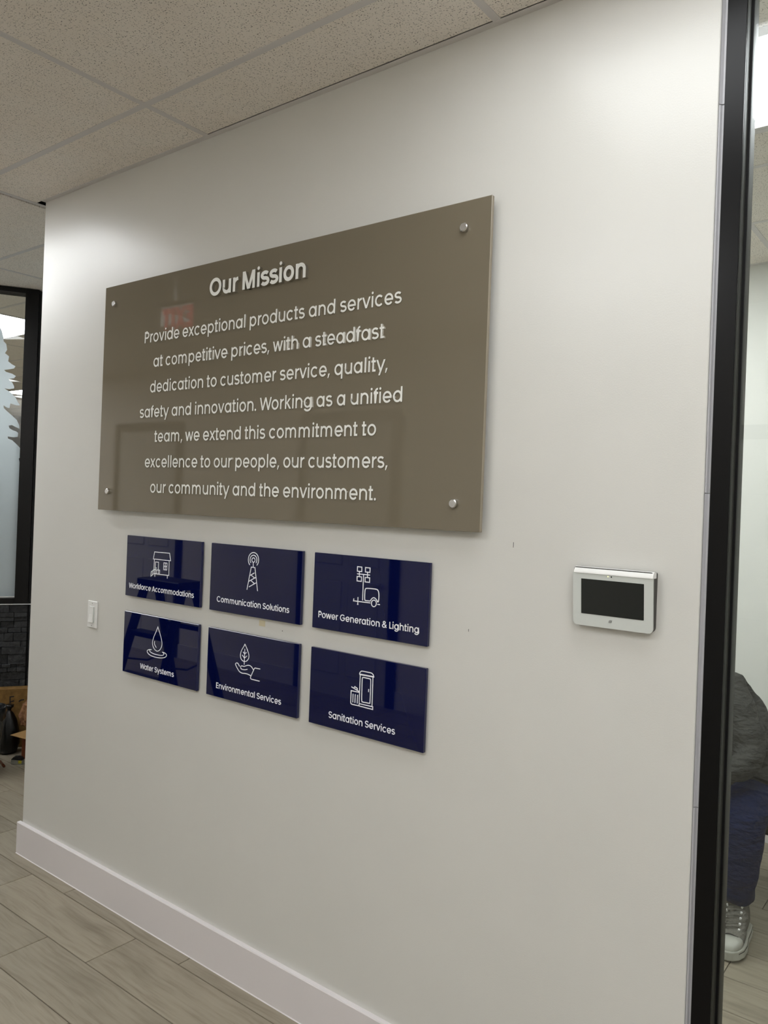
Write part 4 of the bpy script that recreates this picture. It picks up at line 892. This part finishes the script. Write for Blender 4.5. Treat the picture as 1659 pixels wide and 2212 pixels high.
# ------------------------------------------------------------ step ladder standing in the hall (mirrored in the left plaques)
ld = tag(empty('step_ladder', (-.68, -1.32, 0), math.radians(0)), 'black folding step ladder in the hall, mirrored in the two left plaques', 'ladder')
LH = 1.13
for s, nm in ((-1, 'rail'), (1, 'rail')):
    for sy in (-1, 1):
        mb = MB(); a = Vector((s*.26, sy*.34, 0)); b = Vector((s*.19, sy*.05, LH-.05)); d = (b-a)
        mb.loft([[tuple(p+Vector((dx, dy, 0))) for dx, dy in ((-.034, -.012), (.034, -.012), (.034, .012), (-.034, .012))] for p in (a, b)])
        mb.build('rail', M['ladder'], ld)
for k in range(3):
    z = .27+k*.26; f = z/(LH-.05); w_ = .26-.07*f; y = .34-.29*f
    B(-w_+.035, w_-.035, y-.045, y+.04, z-.02, z+.012).build('step', M['ladder'], ld, bevel=.003)
B(-.215, .215, -.10, .10, LH-.05, LH).build('top_cap', M['ladder'], ld, bevel=.006)
for s in (-1, 1): MB().tube([(s*.20, .18, .62), (s*.205, 0, .58), (s*.20, -.18, .62)], .006, 8).build('spreader', M['ladder'], ld)
for z in (.25, .80):
    f = z/(LH-.05); B(-.25+.07*f, .25-.07*f, -.34+.29*f-.008, -.34+.29*f+.008, z, z+.03).build('rear_brace', M['ladder'], ld)

# exit sign hung from the ceiling, mirrored in the mission sign
ex = tag(empty('exit_sign', (-.44, -1.14, 2.64)), 'hanging exit sign with red letters, mirrored faintly in the taupe sign', 'sign')
B(-.16, .16, -.0145, -.012, 0, .19).build('back_plate', M['sign'], ex)
B(-.16, .16, -.02, .02, .19, .20).build('housing', M['graphite'], ex, bevel=.002)
MB().tube([(0, 0, .20), (0, 0, .3575)], .008, 10).build('stem', M['plastic'], ex)
mb = MB(); lay, lo, hi = text_layout('EXIT', .17)
for chh, x in lay: glyph_mesh(mb, chh, .17, .19, -.5*(hi-lo)*.15-lo*.15+x*.15, .035, 0, -.002, .79)
e_ = mb.build('lettering', [M['exit_red'], M['exit_red']], ex, (0, -.0115, 0)); e_.rotation_euler = (0, 0, math.pi)

# ------------------------------------------------------------ doors on the opposite hall wall
def hall_door(n, x0, x1, zt, panels):
    d = struct(empty('door_%d' % n, (x0, -3.3, 0))); w = x1-x0
    for a in ((-.09, 0, 0, zt+.09), (w, w+.09, 0, zt+.09), (0, w, zt, zt+.09)): B(a[0], a[1], .0, .03, a[2], a[3]).build('casing', M['casing'], d, bevel=.003)
    B(0, w, .0, .018, 0, zt).build('leaf', M['door'], d)
    for (u0, u1, z0, z1) in panels: B(u0*w, u1*w, .0182, .026, z0*zt, z1*zt).build('raised_panel', M['door'], d, bevel=.006)
    MB().tube([(w-.07, .018, 1.0), (w-.07, .06, 1.0), (w-.17, .065, 1.0)], .010, 10).build('handle', M['chrome'], d)
pp = [(.12, .46, .08, .42), (.54, .88, .08, .42), (.12, .46, .48, .80), (.54, .88, .48, .80), (.12, .46, .84, .96), (.54, .88, .84, .96)]
hall_door(1, -1.35, -.40, 2.35, pp); hall_door(2, 1.7, 2.65, 2.15, pp); hall_door(3, -4.2, -3.2, 2.35, pp)
struct(B(-6.1, 5.2, -3.3, -3.285, 0, .14).build('baseboard_hall', M['trim']))
print('planks', cnt, 'stones', ns)
